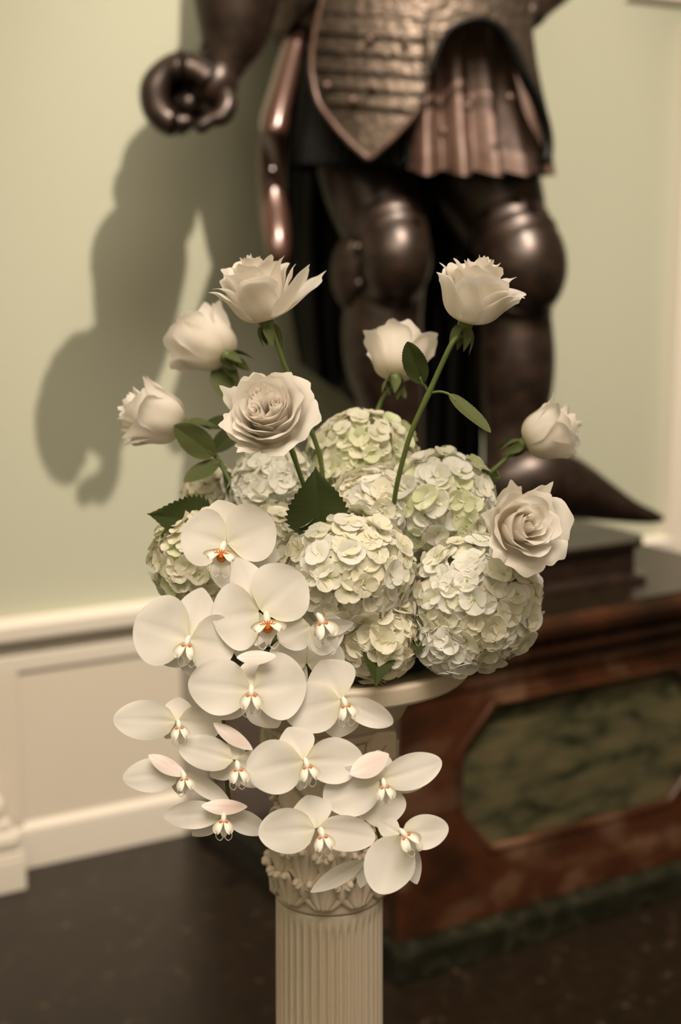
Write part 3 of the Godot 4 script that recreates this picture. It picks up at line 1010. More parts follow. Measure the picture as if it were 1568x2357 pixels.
func leaf(L: float, W: float, teeth: float, depth: float, fold: float, bend: float, dark := false, ns := 20, nt := 96) -> ArrayMesh:
	var b := MB.new()
	var vein := func(s, t):
		var k := fposmod(t * 7.0 - absf(s) * 1.5, 1.0)
		return maxf(exp(-s * s * 700.0), 0.6 * exp(-pow((k - 0.5) * 14.0, 2.0)) * (1.0 - absf(s) * 0.7))
	b.grid(func(u, v):
		var s: float = u * 2.0 - 1.0
		var t: float = v
		var w: float = W / 2 * (2.67 * pow(maxf(t, 0.0), 0.45) * pow(maxf(1.0 - t, 0.0), 1.25) if dark else 2.2 * pow(maxf(t, 0.0), 0.55) * pow(maxf(1.0 - t, 0.0), 0.68))
		var saw := 1.0 - fposmod(t * teeth, 1.0)
		w *= 1.0 - depth * saw
		w = maxf(w, 0.0006)
		var be := bend if absf(bend) > 0.001 else 0.001
		var y := L * sin(be * t) / be
		var z := L * (1.0 - cos(be * t)) / be
		z += fold * absf(s) * w - 0.006 * W * vein.call(s, t) + 0.02 * W * sin(t * 9.0 + s * 2.0) * s
		return Vector3(s * w, y, z), ns, nt, false, func(u, v):
			var k: float = vein.call(u * 2 - 1, v)
			return Color(1, 1, 1).lerp(Color(2.6, 2.4, 2.3), k * 0.6))
	return b.mesh()


# a frame with y from a to b and z as near as can be to "front"
func aim(a: Vector3, b: Vector3, front: Vector3, roll := 0.0) -> Transform3D:
	var y := (b - a).normalized()
	var x := y.cross(front).normalized()
	var z := x.cross(y).normalized()
	return Transform3D(Basis(x, y, z) * Basis(Vector3.UP, roll), a)


func cv(x: float, y: float, z: float) -> Vector3:   # a direction given across, up and towards the viewer
	return (cam_xf.basis * Vector3(x, y, z)).normalized()


# ------------------------------------------------------------------ hydrangeas
func floret(sd: int, size: float, cup: float) -> ArrayMesh:
	var r := RandomNumberGenerator.new()
	r.seed = sd
	var b := MB.new()
	for k in 4:
		var an := PI / 2 * k + r.randf_range(-0.16, 0.16)
		var L := size * r.randf_range(0.46, 0.56)
		var W := size * r.randf_range(0.56, 0.68)
		var tilt := cup + r.randf_range(-0.10, 0.12)
		var curl := r.randf_range(-0.35, 0.25)
		var lift := size * 0.035 * (k % 2)
		var ph := r.randf() * TAU
		var turn := Basis(Vector3(0, 0, 1), an) * Basis(Vector3(1, 0, 0), tilt)
		var cc := r.randf_range(0.04, 0.14)
		b.grid(func(u, v):
			var s: float = u * 2 - 1
			var t: float = 1.0 - pow(1.0 - v, 1.7)
			var w: float = W / 2 * maxf(0.16 * (1.0 - t), sqrt(maxf(0.0, 1.0 - pow((t - 0.56) / 0.44, 2.0))))
			var z: float = L * curl * 0.5 * t * t + cc * W * s * s * pow(w / (W / 2), 2.0) + 0.02 * W * sin(s * 5.0 + ph + t * 4.0) * t
			return turn * Vector3(s * w, L * t + size * 0.012, z + lift), 8, 9, false, func(u, v):
				return Color(0.87, 0.91, 0.74).lerp(Color.WHITE, smoothstep(0.0, 0.4, v)))
	var s0 := b.v.size()
	b.ball(Vector3(0, 0, size * 0.04), Vector3(1, 1, 1) * size * 0.05, Basis.IDENTITY, 7, 5)
	for k in range(s0, b.v.size()):
		b.c[k] = Color(0.62, 0.66, 0.42)
	return b.mesh()


func hydrangea(label: String, px: float, py: float, d: float, rx: float, ry: float, count: int, mats: Array, meshes: Array, sd: int) -> Node3D:
	var c := at(px, py, d)
	var m := d / FPX
	var tray_at := at(757, 1500, 1.38)
	count = int(count * 1.28)
	var o := thing("hydrangea_head", label, "flower", c, "hydrangea heads in the arrangement")
	var r := RandomNumberGenerator.new()
	r.seed = sd
	var rad := Vector3(rx * m, ry * m, (rx + ry) / 2 * m * 0.92)
	var b := MB.new()
	b.ball(Vector3.ZERO, rad * 0.80, cam_xf.basis, 26, 18)
	put("floret_stalks", b.mesh(), M.floret_core, o)
	b = MB.new()
	var tgt := (tray_at - c) * 0.8
	b.tube(spline([Vector3.ZERO, tgt * 0.5 + Vector3(0, -0.01, 0), tgt], 10), range(11).map(func(_k): return 0.0035), 8)
	put("stem", b.mesh(), M.rose_stem, o)
	for k in count:
		var z := 1.0 - 1.42 * (k + 0.5) / count   # from the side that faces the viewer round past the rim
		var an := k * 2.39996 + r.randf_range(-0.25, 0.25)
		var q := sqrt(maxf(0.0, 1.0 - z * z))
		var dir := Vector3(cos(an) * q, sin(an) * q, z)
		var tilt := Vector3(r.randf_range(-1, 1), r.randf_range(-1, 1), r.randf_range(-1, 1)) * 0.24
		var nrm := (dir / rad * rad.x + tilt).normalized()
		var pos := dir * rad * r.randf_range(0.86, 1.05)
		var xf := aim(Vector3.ZERO, nrm.cross(Vector3(0.3, 0.2, 0.9).normalized()), nrm)
		var bs := cam_xf.basis * (xf.basis * Basis(Vector3(0, 0, 1), r.randf() * TAU)).scaled(Vector3.ONE * r.randf_range(0.82, 1.14))
		put("floret", meshes[r.randi() % meshes.size()], M[mats[r.randi() % mats.size()]], o, Transform3D(bs, cam_xf.basis * pos))
	return o


func leaf_part(called: String, parent: Node3D, a: Vector3, tip: Vector3, width: float, front: Vector3, teeth: float, depth: float, fold: float, bend: float, m: Material, grand: Node3D = null) -> void:
	var xf := aim(a, tip, front)
	xf.origin -= parent.position if grand == null else grand.position
	put(called, leaf(a.distance_to(tip), width, teeth, depth, fold, bend, true), m, parent, xf)


func hydrangeas() -> void:
	var ms := []
	for k in 9:
		ms.append(floret(100 + k, 0.0258, [0.12, 0.28, 0.45][k % 3]))
	var small := []
	for k in 6:
		small.append(floret(200 + k, 0.0218, [0.25, 0.42][k % 2]))
	hydrangea("cream hydrangea head with a green tinge at the back, behind the front rose stem", 838, 1075, 1.43, 128, 122, 150, ["floret_cream", "floret_green", "floret_cream", "floret_ivory"], small, 1)
	hydrangea("white hydrangea head at the back, just below the quartered front rose", 628, 1125, 1.41, 92, 88, 110, ["floret_white", "floret_white", "floret_cream"], ms, 2)
	hydrangea("small out-of-focus cream hydrangea head at the back left by the rose leaves", 492, 1145, 1.45, 58, 60, 70, ["floret_ivory", "floret_cream"], small, 3)
	hydrangea("cream hydrangea head on the left, half covered by the uppermost orchid", 474, 1292, 1.33, 116, 114, 140, ["floret_ivory", "floret_cream", "floret_ivory", "floret_green"], small, 4)
	hydrangea("white hydrangea head in the middle, right of the serrated leaf", 868, 1175, 1.36, 96, 88, 110, ["floret_white", "floret_cream", "floret_ivory"], ms, 5)
	var big := hydrangea("large cream hydrangea head at the front centre, beside the orchids", 795, 1325, 1.275, 150, 142, 160, ["floret_cream", "floret_ivory", "floret_white", "floret_cream"], ms, 6)
	hydrangea("cream hydrangea head hanging low at the front over the tray", 866, 1466, 1.275, 90, 86, 110, ["floret_cream", "floret_ivory"], ms, 7)
	var rt := hydrangea("white hydrangea head with pale green florets, left of the open blush rose", 1015, 1172, 1.36, 118, 122, 160, ["floret_white", "floret_green", "floret_white", "floret_cream"], ms, 8)
	var low := hydrangea("large white hydrangea head at the lower right, below the blush rose", 1096, 1385, 1.285, 142, 138, 165, ["floret_white", "floret_cream", "floret_white", "floret_ivory"], ms, 9)
	hydrangea("small white hydrangea head between the orchid and the serrated leaf", 640, 1235, 1.33, 62, 58, 70, ["floret_ivory", "floret_cream"], small, 10)
	hydrangea("white florets of the low hydrangea head over the tray edge, right", 1040, 1475, 1.27, 68, 60, 70, ["floret_white", "floret_white"], ms, 11)
	leaf_part("serrated_leaf", big, at(734, 1232, 1.262), at(726, 1072, 1.262), 0.060, cv(0.0, -0.1, 1), 13, 0.13, 0.25, -0.25, M.leaf_dark)
	leaf_part("leaf", low, at(968, 1420, 1.29), at(962, 1510, 1.25), 0.045, cv(0, 0.3, 1), 15, 0.15, 0.3, 0.1, M.leaf_dark)
	leaf_part("leaf", big, at(872, 1470, 1.26), at(862, 1590, 1.228), 0.036, cv(0.2, 0.2, 1), 15, 0.15, 0.4, 0.2, M.leaf_dark)
	leaf_part("leaf", rt, at(900, 1080, 1.44), at(918, 1000, 1.46), 0.03, cv(0.2, 0.2, 1), 15, 0.15, 0.3, 0.1, M.leaf_green)
	var left: Node3D = get_node("hydrangea_head_003")
	leaf_part("serrated_leaf", left, at(488, 1206, 1.322), at(336, 1183, 1.30), 0.052, cv(-0.1, 0.1, 1), 14, 0.16, 0.15, 0.15, M.leaf_dark)


# ------------------------------------------------------------------ roses
func rose_petal(R: float, L: float, a0: float, a1: float, curl: float, A: float, pt: float, notch: float, edge: float, spiral: float, sd: float, y0: float, r_base: float, ns := 14, nt := 14) -> ArrayMesh:
	var b := MB.new()
	var steps := 24
	var f := func(u, v):
		var s: float = u * 2 - 1
		var tip := 1.0 - notch * pow(absf(s), 2.6) + 0.12 * exp(-pow(s * 5.5, 2.0)) * pt + 0.02 * sin(s * 8.0 + sd)
		var tt: float = v * tip
		var r := r_base
		var y := y0
		var n := maxi(1, int(ceil(steps * tt)))
		for k in n:
			var t := tt * (k + 0.5) / n
			var al: float = lerpf(a0, a1, smoothstep(0.0, 0.55, t)) + curl * smoothstep(0.72, 1.05, t) + edge * pow(absf(s), 3.0) * smoothstep(0.35, 1.0, t)
			r += L * tt / n * sin(al)
			y += L * tt / n * cos(al)
		var half := A * (1.0 - pt * 0.55 * smoothstep(0.55, 1.0, v))
		var an := s * half
		r *= 1.0 + spiral * s + 0.02 * sin(s * 6.0 + v * 4.0 + sd)
		return Vector3(cos(an) * r, y, -sin(an) * r)
	# u turns about the axis; the outer face is the front
	b.grid(f, ns, nt, false, func(u, v):
		return Color(1.0, 0.98, 0.92).lerp(Color(1, 1, 1), smoothstep(0.1, 0.6, v)))
	return b.mesh()


# axis: where the flower looks (right, up, towards the viewer); extra: outer petals as [azimuth, length, lean, curl, half angle, point]
func rose(label: String, px: float, py: float, d: float, rpx: float, axis: Vector3, open: float, n: int, sd: int, extra: Array, stem: Array, up_hint := Vector3(0, 1, 0), quarters := false) -> Node3D:
	var R := rpx * d / FPX
	var y := cv(axis.x, axis.y, axis.z)
	var c := at(px, py, d)
	var o := thing("rose", label, "flower", c, "cream roses in the arrangement")
	var r := RandomNumberGenerator.new()
	r.seed = sd
	var side := cam_xf.basis * up_hint
	var x := (side - y * side.dot(y)).normalized()
	if x.length() < 0.5:
		x = cam_xf.basis.x
	var bs := Basis(x, y, x.cross(y).normalized())
	for k in n:
		var f := float(k) / (n - 1)
		if quarters:
			f = lerpf(0.30, 1.0, f)
		var an := k * 2.39996 + r.randf_range(-0.25, 0.25)
		var L := R * lerpf(1.38, 1.55, f) * r.randf_range(0.95, 1.05)
		var a0 := lerpf(0.30, 1.38, pow(f, 0.85))
		var a1 := lerpf(-0.10, 0.02 + 0.42 * open, pow(f, 1.2))
		var cu := lerpf(0.25, 0.95, f) * r.randf_range(0.6, 1.3)
		var lean := Basis(Vector3(r.randf_range(-1, 1), 0, r.randf_range(-1, 1)).normalized(), r.randf_range(0, 0.10))
		var m := rose_petal(R, L, a0, a1, cu, lerpf(1.25, 0.92, f), 0.45 * f, lerpf(0.08, 0.24, f), 0.4 * f, lerpf(0.22, 0.06, f), r.randf() * 6.0, R * lerpf(-0.48, -0.70, f), R * lerpf(0.03, 0.07, f))
		put("petal", m, M.rose_cream, o, Transform3D(bs * lean * Basis(Vector3.UP, an), Vector3.ZERO))
	if quarters:
		# the centre is divided into small whorls side by side
		for w in 3:
			var wa := deg_to_rad(25 + 122 * w)
			var at0 := Vector3(cos(wa), 0, -sin(wa)) * R * 0.21
			for k in 6:
				var f := k / 5.0
				var m := rose_petal(R, R * lerpf(1.30, 1.40, f), lerpf(0.14, 0.5, f), lerpf(-0.02, 0.0, f), 0.12, lerpf(1.6, 1.15, f), 0.0, 0.06, 0.0, 0.22, r.randf() * 6.0, R * -0.5, R * 0.02, 12, 10)
				put("petal", m, M.rose_cream, o, Transform3D(bs * Basis(Vector3(cos(wa), 0, -sin(wa)).cross(Vector3.UP), -0.12) * Basis(Vector3.UP, k * 2.2 + w), bs * at0))
	for e in extra:
		var m := rose_petal(R, R * e[1] * 0.98, 1.45, e[2] * 0.5, e[3] * 0.9 + 0.45, e[4], e[5], 0.2, e[6] if e.size() > 6 else 0.6, 0.03, r.randf() * 6.0, R * -0.70, R * 0.08, 16, 18)
		put("outer_petal", m, M.rose_cream, o, Transform3D(bs * Basis(Vector3.UP, deg_to_rad(e[0])), Vector3.ZERO))
	# hip, sepals and stem
	var b := MB.new()
	var neck := -y * R * 0.95
	b.tube([-y * R * 0.62, -y * R * 0.72, -y * R * 0.86, -y * R * 0.98, -y * R * 1.06], [R * 0.17, R * 0.19, R * 0.17, R * 0.11, R * 0.07], 14)
	put("hip", b.mesh(), M.rose_stem, o)
	for k in 5:
		var an := TAU * k / 5 + 0.4
		var dir := bs * Vector3(cos(an), 0, -sin(an))
		var a := -y * R * 0.74 + dir * R * 0.14
		var tip := a - y * R * r.randf_range(0.45, 0.75) + dir * R * r.randf_range(0.12, 0.45)
		put("sepal", petal(a.distance_to(tip), R * 0.26, 0.62, 0.9, -0.6, 0.12, 0.0, null, 6, 10), M.leaf_green, o, aim(a, tip, dir))
	b = MB.new()
	var pts := [neck]
	for q in stem:
		pts.append(at(q[0], q[1], q[2]) - c)
	var sp := spline(pts, 30)
	b.tube(sp, range(31).map(func(k): return R * (0.062 + 0.014 * exp(-pow((k - 15) * 0.7, 2.0)))), 10)
	put("stem", b.mesh(), M.rose_stem, o)
	return o


func rose_leaf(o: Node3D, from: Array, a: Array, tip: Array, width: float, front: Vector3, m: Material, fold := 0.25, bend := 0.2) -> void:
	var p0 := at(from[0], from[1], from[2])
	var p1 := at(a[0], a[1], a[2])
	var p2 := at(tip[0], tip[1], tip[2])
	var xf := aim(p1, p2, front)
	xf.origin -= o.position
	var lf := put("leaf", leaf(p1.distance_to(p2), width * a[2] / FPX, 17, 0.09, fold, bend), m, o, xf)
	var b := MB.new()
	var mid := (p0 + p1) / 2 + Vector3(0, 0.002, 0)
	var inv := xf.affine_inverse()
	b.tube(spline([inv * (p0 - o.position), inv * (mid - o.position), inv * (p1 - o.position), inv * (p1.lerp(p2, 0.15) - o.position)], 12), range(13).map(func(_k): return 0.0011), 7)
	put("leaf_stalk", b.mesh(), M.rose_stem, lf)


func roses() -> void:
	var up := Vector3(0, 1, 0)
	# A: tall one, upper left, seen from the side
	rose("tall cream rose at the upper left, seen from the side with two petals spread right", 594, 674, 1.30, 97, Vector3(-0.25, 0.93, 0.22), 0.6, 22, 11,
		[[158, 1.7, 1.4, -0.35, 0.8, 0.8, 0.2], [205, 1.8, 2.1, -0.4, 0.85, 0.75, 0.2], [180, 1.55, 0.6, 0.3, 0.7, 0.6], [20, 1.6, 0.75, 0.7, 0.7, 0.6], [90, 1.55, 0.5, 0.8, 0.8, 0.5], [300, 1.5, 0.6, 0.7, 0.8, 0.5]],
		[[622, 745, 1.30], [655, 840, 1.31], [700, 950, 1.33], [735, 1045, 1.35], [745, 1120, 1.36]], Vector3(-1, 0, 0))
	# B: blurred, behind it to the left, seen from behind
	rose("soft out-of-focus cream rose at the upper left turned away, overlapped by the tall rose", 477, 790, 1.50, 92, Vector3(-0.62, 0.45, -0.42), 0.6, 16, 12,
		[[20, 1.6, 0.5, 0.5, 0.8, 0.5], [110, 1.6, 0.55, 0.5, 0.8, 0.5], [200, 1.6, 0.5, 0.6, 0.8, 0.5], [290, 1.55, 0.55, 0.6, 0.8, 0.5]],
		[[515, 850, 1.50], [545, 960, 1.49], [600, 1100, 1.45]])
	# C: far left, facing left
	rose("cream rose at the far left facing left, with two dark leaves below", 358, 958, 1.42, 94, Vector3(-0.83, 0.28, 0.15), 0.35, 15, 13,
		[[30, 1.7, 0.25, 0.7, 0.75, 0.8], [100, 1.65, 0.3, 0.7, 0.7, 0.7], [180, 1.7, 0.3, 0.9, 0.8, 0.7], [270, 1.65, 0.35, 0.9, 0.8, 0.7]],
		[[440, 985, 1.42], [500, 1055, 1.41], [550, 1150, 1.40]])
	# D: front left, quartered, facing the viewer
	rose("large open cream rose with a quartered centre facing forward, left of centre", 616, 960, 1.205, 98, Vector3(-0.14, 0.42, 0.88), 0.6, 30, 14,
		[[62, 1.62, 0.85, 0.1, 0.6, 0.9, 0.2], [155, 1.6, 0.95, 0.1, 0.55, 0.9, 0.2], [110, 1.5, 0.8, 0.3, 0.7, 0.6], [205, 1.58, 0.95, 0.7, 0.75, 0.6], [262, 1.62, 1.0, 1.2, 0.8, 0.4], [310, 1.6, 0.95, 1.2, 0.75, 0.5], [20, 1.5, 0.75, 0.3, 0.7, 0.6]],
		[[660, 1010, 1.26], [690, 1090, 1.28], [720, 1180, 1.30]], up, true)
	# E: upper right, seen from the side
	rose("tall cream rose at the upper right above a long leafy stem", 1092, 678, 1.27, 97, Vector3(0.27, 0.92, 0.28), 0.55, 26, 15,
		[[85, 1.7, 0.75, 1.0, 0.6, 0.7], [120, 1.6, 0.5, 0.3, 0.7, 0.7], [200, 1.62, 0.75, 0.9, 0.85, 0.5], [255, 1.72, 0.9, 0.9, 0.8, 0.5], [300, 1.68, 0.75, 0.8, 0.8, 0.6], [0, 1.55, 0.5, 0.5, 0.8, 0.5]],
		[[1042, 788, 1.27], [1012, 850, 1.275], [985, 910, 1.28], [945, 1000, 1.29], [915, 1110, 1.31], [905, 1180, 1.33]])
	var e: Node3D = get_node("rose_004")
	rose_leaf(e, [986, 905, 1.28], [972, 882, 1.275], [938, 786, 1.265], 62, cv(-0.2, 0, 1), M.leaf_dark, 0.2, 0.05)
	rose_leaf(e, [990, 905, 1.28], [1035, 908, 1.275], [1128, 1003, 1.25], 42, cv(0.3, 0.5, 1), M.leaf_green, 0.35, 0.15)
	# F: centre back, turned away
	rose("cream rose at the back centre turned away, behind a small dark leaf", 916, 818, 1.46, 84, Vector3(0.1, 0.82, -0.42), 0.55, 15, 16,
		[[0, 1.6, 0.5, 0.5, 0.85, 0.5], [75, 1.65, 0.6, 0.5, 0.8, 0.6], [150, 1.65, 0.45, 0.5, 0.85, 0.5], [230, 1.65, 0.5, 0.5, 0.8, 0.6], [300, 1.6, 0.5, 0.5, 0.8, 0.5]],
		[[880, 920, 1.46], [862, 975, 1.46], [850, 1060, 1.45]])
	var ff: Node3D = get_node("rose_005")
	rose_leaf(ff, [885, 890, 1.46], [915, 880, 1.46], [932, 920, 1.45], 22, cv(0.4, 0.2, 1), M.leaf_green)
	# G: far right, facing right
	rose("small cream rose at the right edge of the bouquet facing right", 1264, 997, 1.40, 86, Vector3(0.86, 0.38, 0.1), 0.5, 15, 17,
		[[60, 1.65, 0.4, 0.7, 0.7, 0.8], [140, 1.6, 0.35, 0.9, 0.7, 0.8], [220, 1.65, 0.4, 0.9, 0.7, 0.8], [310, 1.6, 0.4, 0.8, 0.7, 0.8]],
		[[1160, 1060, 1.40], [1110, 1108, 1.40], [1060, 1170, 1.40]])
	var g: Node3D = get_node("rose_006")
	rose_leaf(g, [1140, 1080, 1.40], [1150, 1100, 1.40], [1085, 1100, 1.39], 36, cv(0, 0.4, 1), M.leaf_dark)
	# H: right front, open
	rose("open blush cream rose at the right, facing forward above the white hydrangea", 1200, 1210, 1.215, 92, Vector3(0.26, 0.14, 0.92), 0.5, 20, 18,
		[[80, 1.6, 0.8, 0.3, 0.7, 0.9, 0.2], [130, 1.65, 0.8, 0.5, 0.65, 0.8], [180, 1.68, 0.9, 1.3, 0.7, 0.3], [230, 1.7, 0.9, 1.3, 0.65, 0.5], [275, 1.7, 0.95, 1.2, 0.8, 0.4], [325, 1.62, 0.8, 0.3, 0.55, 0.9, 0.2], [20, 1.55, 0.7, 0.3, 0.7, 0.8]],
		[[1120, 1240, 1.30], [1060, 1280, 1.34], [1000, 1360, 1.36]])
	# leaves on the stems at the left
	var c: Node3D = get_node("rose_002")
	rose_leaf(c, [500, 1055, 1.41], [492, 1048, 1.405], [398, 978, 1.39], 74, cv(-0.2, 0.3, 1), M.leaf_green)
	rose_leaf(c, [500, 1060, 1.41], [505, 1062, 1.405], [424, 1114, 1.395], 50, cv(-0.2, 0.5, 1), M.leaf_green)
	rose_leaf(c, [520, 1080, 1.41], [520, 1085, 1.41], [552, 1170, 1.40], 34, cv(0.2, 0.2, 1), M.leaf_dark)
	var bb: Node3D = get_node("rose_001")
	rose_leaf(bb, [505, 845, 1.50], [510, 835, 1.50], [528, 925, 1.49], 74, cv(0.1, 0.1, 1), M.leaf_green)
	rose_leaf(bb, [545, 975, 1.48], [545, 965, 1.48], [468, 985, 1.48], 40, cv(0, 0.5, 1), M.leaf_dark)
	rose_leaf(bb, [545, 985, 1.48], [548, 985, 1.48], [488, 1045, 1.47], 52, cv(0, 0.2, 1), M.leaf_dark)


# ------------------------------------------------------------------ orchids
func orchid_lip(o: Node3D, c: Vector3, s: float, dir: Vector2, open: bool, yaw: float) -> void:
	# frame: y opposite to where the lip points, z towards the viewer
	var y := cv(-dir.x, -dir.y, 0.12)
	var z := cv(sin(yaw), -0.15, cos(yaw))
	var x := y.cross(z).normalized()
	z = x.cross(y).normalized()
	var xf := Transform3D(Basis(x, y, z), c - o.position)
	var b := MB.new()
	b.tube([Vector3(0, 0.20, -0.05) * s, Vector3(0, 0.15, 0.06) * s, Vector3(0, 0.07, 0.15) * s, Vector3(0, 0.0, 0.18) * s, Vector3(0, -0.04, 0.17) * s], [0.055 * s, 0.085 * s, 0.09 * s, 0.07 * s, 0.03 * s], 12)
	put("column", b.mesh(), M.lip_white, o, xf)
	b = MB.new()
	# middle lobe: an arrow head with teeth at its tip
	b.grid(func(u, v):
		var q: float = u * 2 - 1
		var w: float = s * (0.10 + 0.17 * exp(-pow((v - 0.40) * 4.2, 2.0))) * (1.0 - 0.50 * v)
		var tooth: float = 0.09 * absf(sin(q * 4.7)) * smoothstep(0.8, 1.0, v)
		return Vector3(q * w, s * (-0.02 - 0.62 * v + tooth), s * (0.16 - 0.10 * v * v + 0.05 * q * q - 0.10 * absf(q) * (1 - v))), 10, 14, false, func(u, v):
			return Color(1.0, 0.80, 0.36).lerp(Color.WHITE, smoothstep(0.05, 0.4, v)))
	var mid := put("lip", b.mesh(), M.lip_white, o, xf)
	# two thin tendrils
	for sg in [-1.0, 1.0]:
		b = MB.new()
		b.tube(spline([Vector3(0.05 * sg, -0.60, 0.07) * s, Vector3(0.13 * sg, -0.66, 0.10) * s, Vector3(0.24 * sg, -0.56, 0.13) * s, Vector3(0.25 * sg, -0.40, 0.12) * s, Vector3(0.18 * sg, -0.28, 0.10) * s], 16), range(17).map(func(k): return s * lerpf(0.016, 0.008, k / 16.0)), 6)
		put("tendril", b.mesh(), M.lip_white, mid)
	# side lobes, standing up on each side
	for sg in [-1.0, 1.0]:
		b = MB.new()
		var spread := 0.27 if open else 0.17
		b.grid(func(u, v):
			var q: float = u * 2 - 1
			var w: float = s * 0.17 * pow(maxf(sin(PI * clampf(v * 0.86 + 0.1, 0, 1)), 0.0), 0.7)
			var out: float = spread * sin(v * 1.9)
			return Vector3(sg * s * (0.06 + out) + q * w * 0.75, s * (0.05 - 0.42 * v * (0.55 if open else 1.0)) + q * w * 0.35 * sg, s * (0.10 + 0.22 * sin(v * 2.3) + 0.10 * q * q)), 8, 10, sg < 0, func(u, v):
				return Color.WHITE.lerp(Color(0.95, 0.80, 0.30), (0.45 if open else 0.06) * (1.0 - smoothstep(0.0, 0.5, v)) + (0.7 if open else 0.4) * smoothstep(0.85, 1.0, u if sg > 0 else 1 - u) * smoothstep(0.3, 0.6, v)))
		put("side_lobe", b.mesh(), M.lip_white, mid)
	b = MB.new()
	if open:
		b.ball(Vector3(0, -0.14, 0.20) * s, Vector3(0.12, 0.12, 0.05) * s, Basis.IDENTITY, 12, 8)
		for k in 7:
			var a := -0.9 + 0.3 * k
			b.tube([Vector3(0, -0.13, 0.25) * s, Vector3(sin(a) * 0.24, -0.13 + cos(a) * 0.20, 0.24) * s], [0.04 * s, 0.010 * s], 6)
	else:
		for sg in [-1.0, 1.0]:
			b.ball(Vector3(0.105 * sg, -0.03, 0.19) * s, Vector3(0.062, 0.055, 0.035) * s, Basis.IDENTITY, 10, 7)
	put("callus", b.mesh(), M.orange_callus, mid)
	b = MB.new()
	for sg in [-1.0, 1.0]:
		b.ball(Vector3(0.20 * sg, -0.26, 0.10) * s, Vector3(0.03, 0.07, 0.03) * s, Basis.IDENTITY, 8, 6)
	put("lip_marking", b.mesh(), M.yellow_callus, mid)


# petals: [kind, tip x, tip y, distance beyond the centre's, width px, roll, bend, cup]; kind p = broad petal, s = sepal
func orchid(label: String, px: float, py: float, d: float, petals: Array, lip: Array) -> void:
	var c := at(px, py, d)
	var o := thing("orchid_blossom", label, "flower", c, "white orchid blossoms of the cascade")
	var front := cv(0, 0, 1)
	var k := 0
	for q in petals:
		var back := 0.004 if q[0] == "s" else 0.0
		var base := at(px + (q[1] - px) * 0.03, py + (q[2] - py) * 0.03, d + back + 0.0006 * k)
		var tip := at(q[1], q[2], d + q[3] + back)
		var folded: bool = q.size() > 9
		if folded:   # a sepal tip that is folded forward: it starts at a place of its own
			base = at(q[9], q[10], d + q[3] + back)
		var L := base.distance_to(tip)
		var W: float = q[4] * d / FPX
		var pink: float = q[8] if q.size() > 8 else 0.0
		var col := func(s, t):
			var e := Color(0.99, 0.93, 0.92).lerp(Color(0.98, 0.74, 0.78), pink * exp(-s * s * 5.0) * smoothstep(0.1, 0.4, t) * (1.0 - smoothstep(0.6, 0.95, t)))
			return (Color(0.96, 0.96, 0.80) if not folded else Color.WHITE).lerp(Color.WHITE.lerp(e, 1.0 if pink > 0 else 0.0), smoothstep(0.0, 0.22, t))
		var broad: bool = q[0] == "p"
		var m := petal(L, W, 0.92 if broad else 0.95, 0.52 if broad else 0.72, q[6], q[7], 0.045 if broad else 0.02, col, 14, 16, float(k) * 2.1 + px)
		var xf := aim(base, tip, cv(0, 0.55, 1) if folded else front, deg_to_rad(q[5]))
		# a bent petal leans back by half its bend so that its tip stays in place
		xf.basis = xf.basis * Basis(Vector3.RIGHT, -q[6] / 2.0)
		xf.origin -= c
		put("petal" if broad else "sepal", m, M.orchid_white, o, xf)
		k += 1
	if lip.size():
		orchid_lip(o, at(lip[0], lip[1], d - 0.004), lip[2] * d / FPX, Vector2(lip[3], lip[4]), lip[5], lip[6])


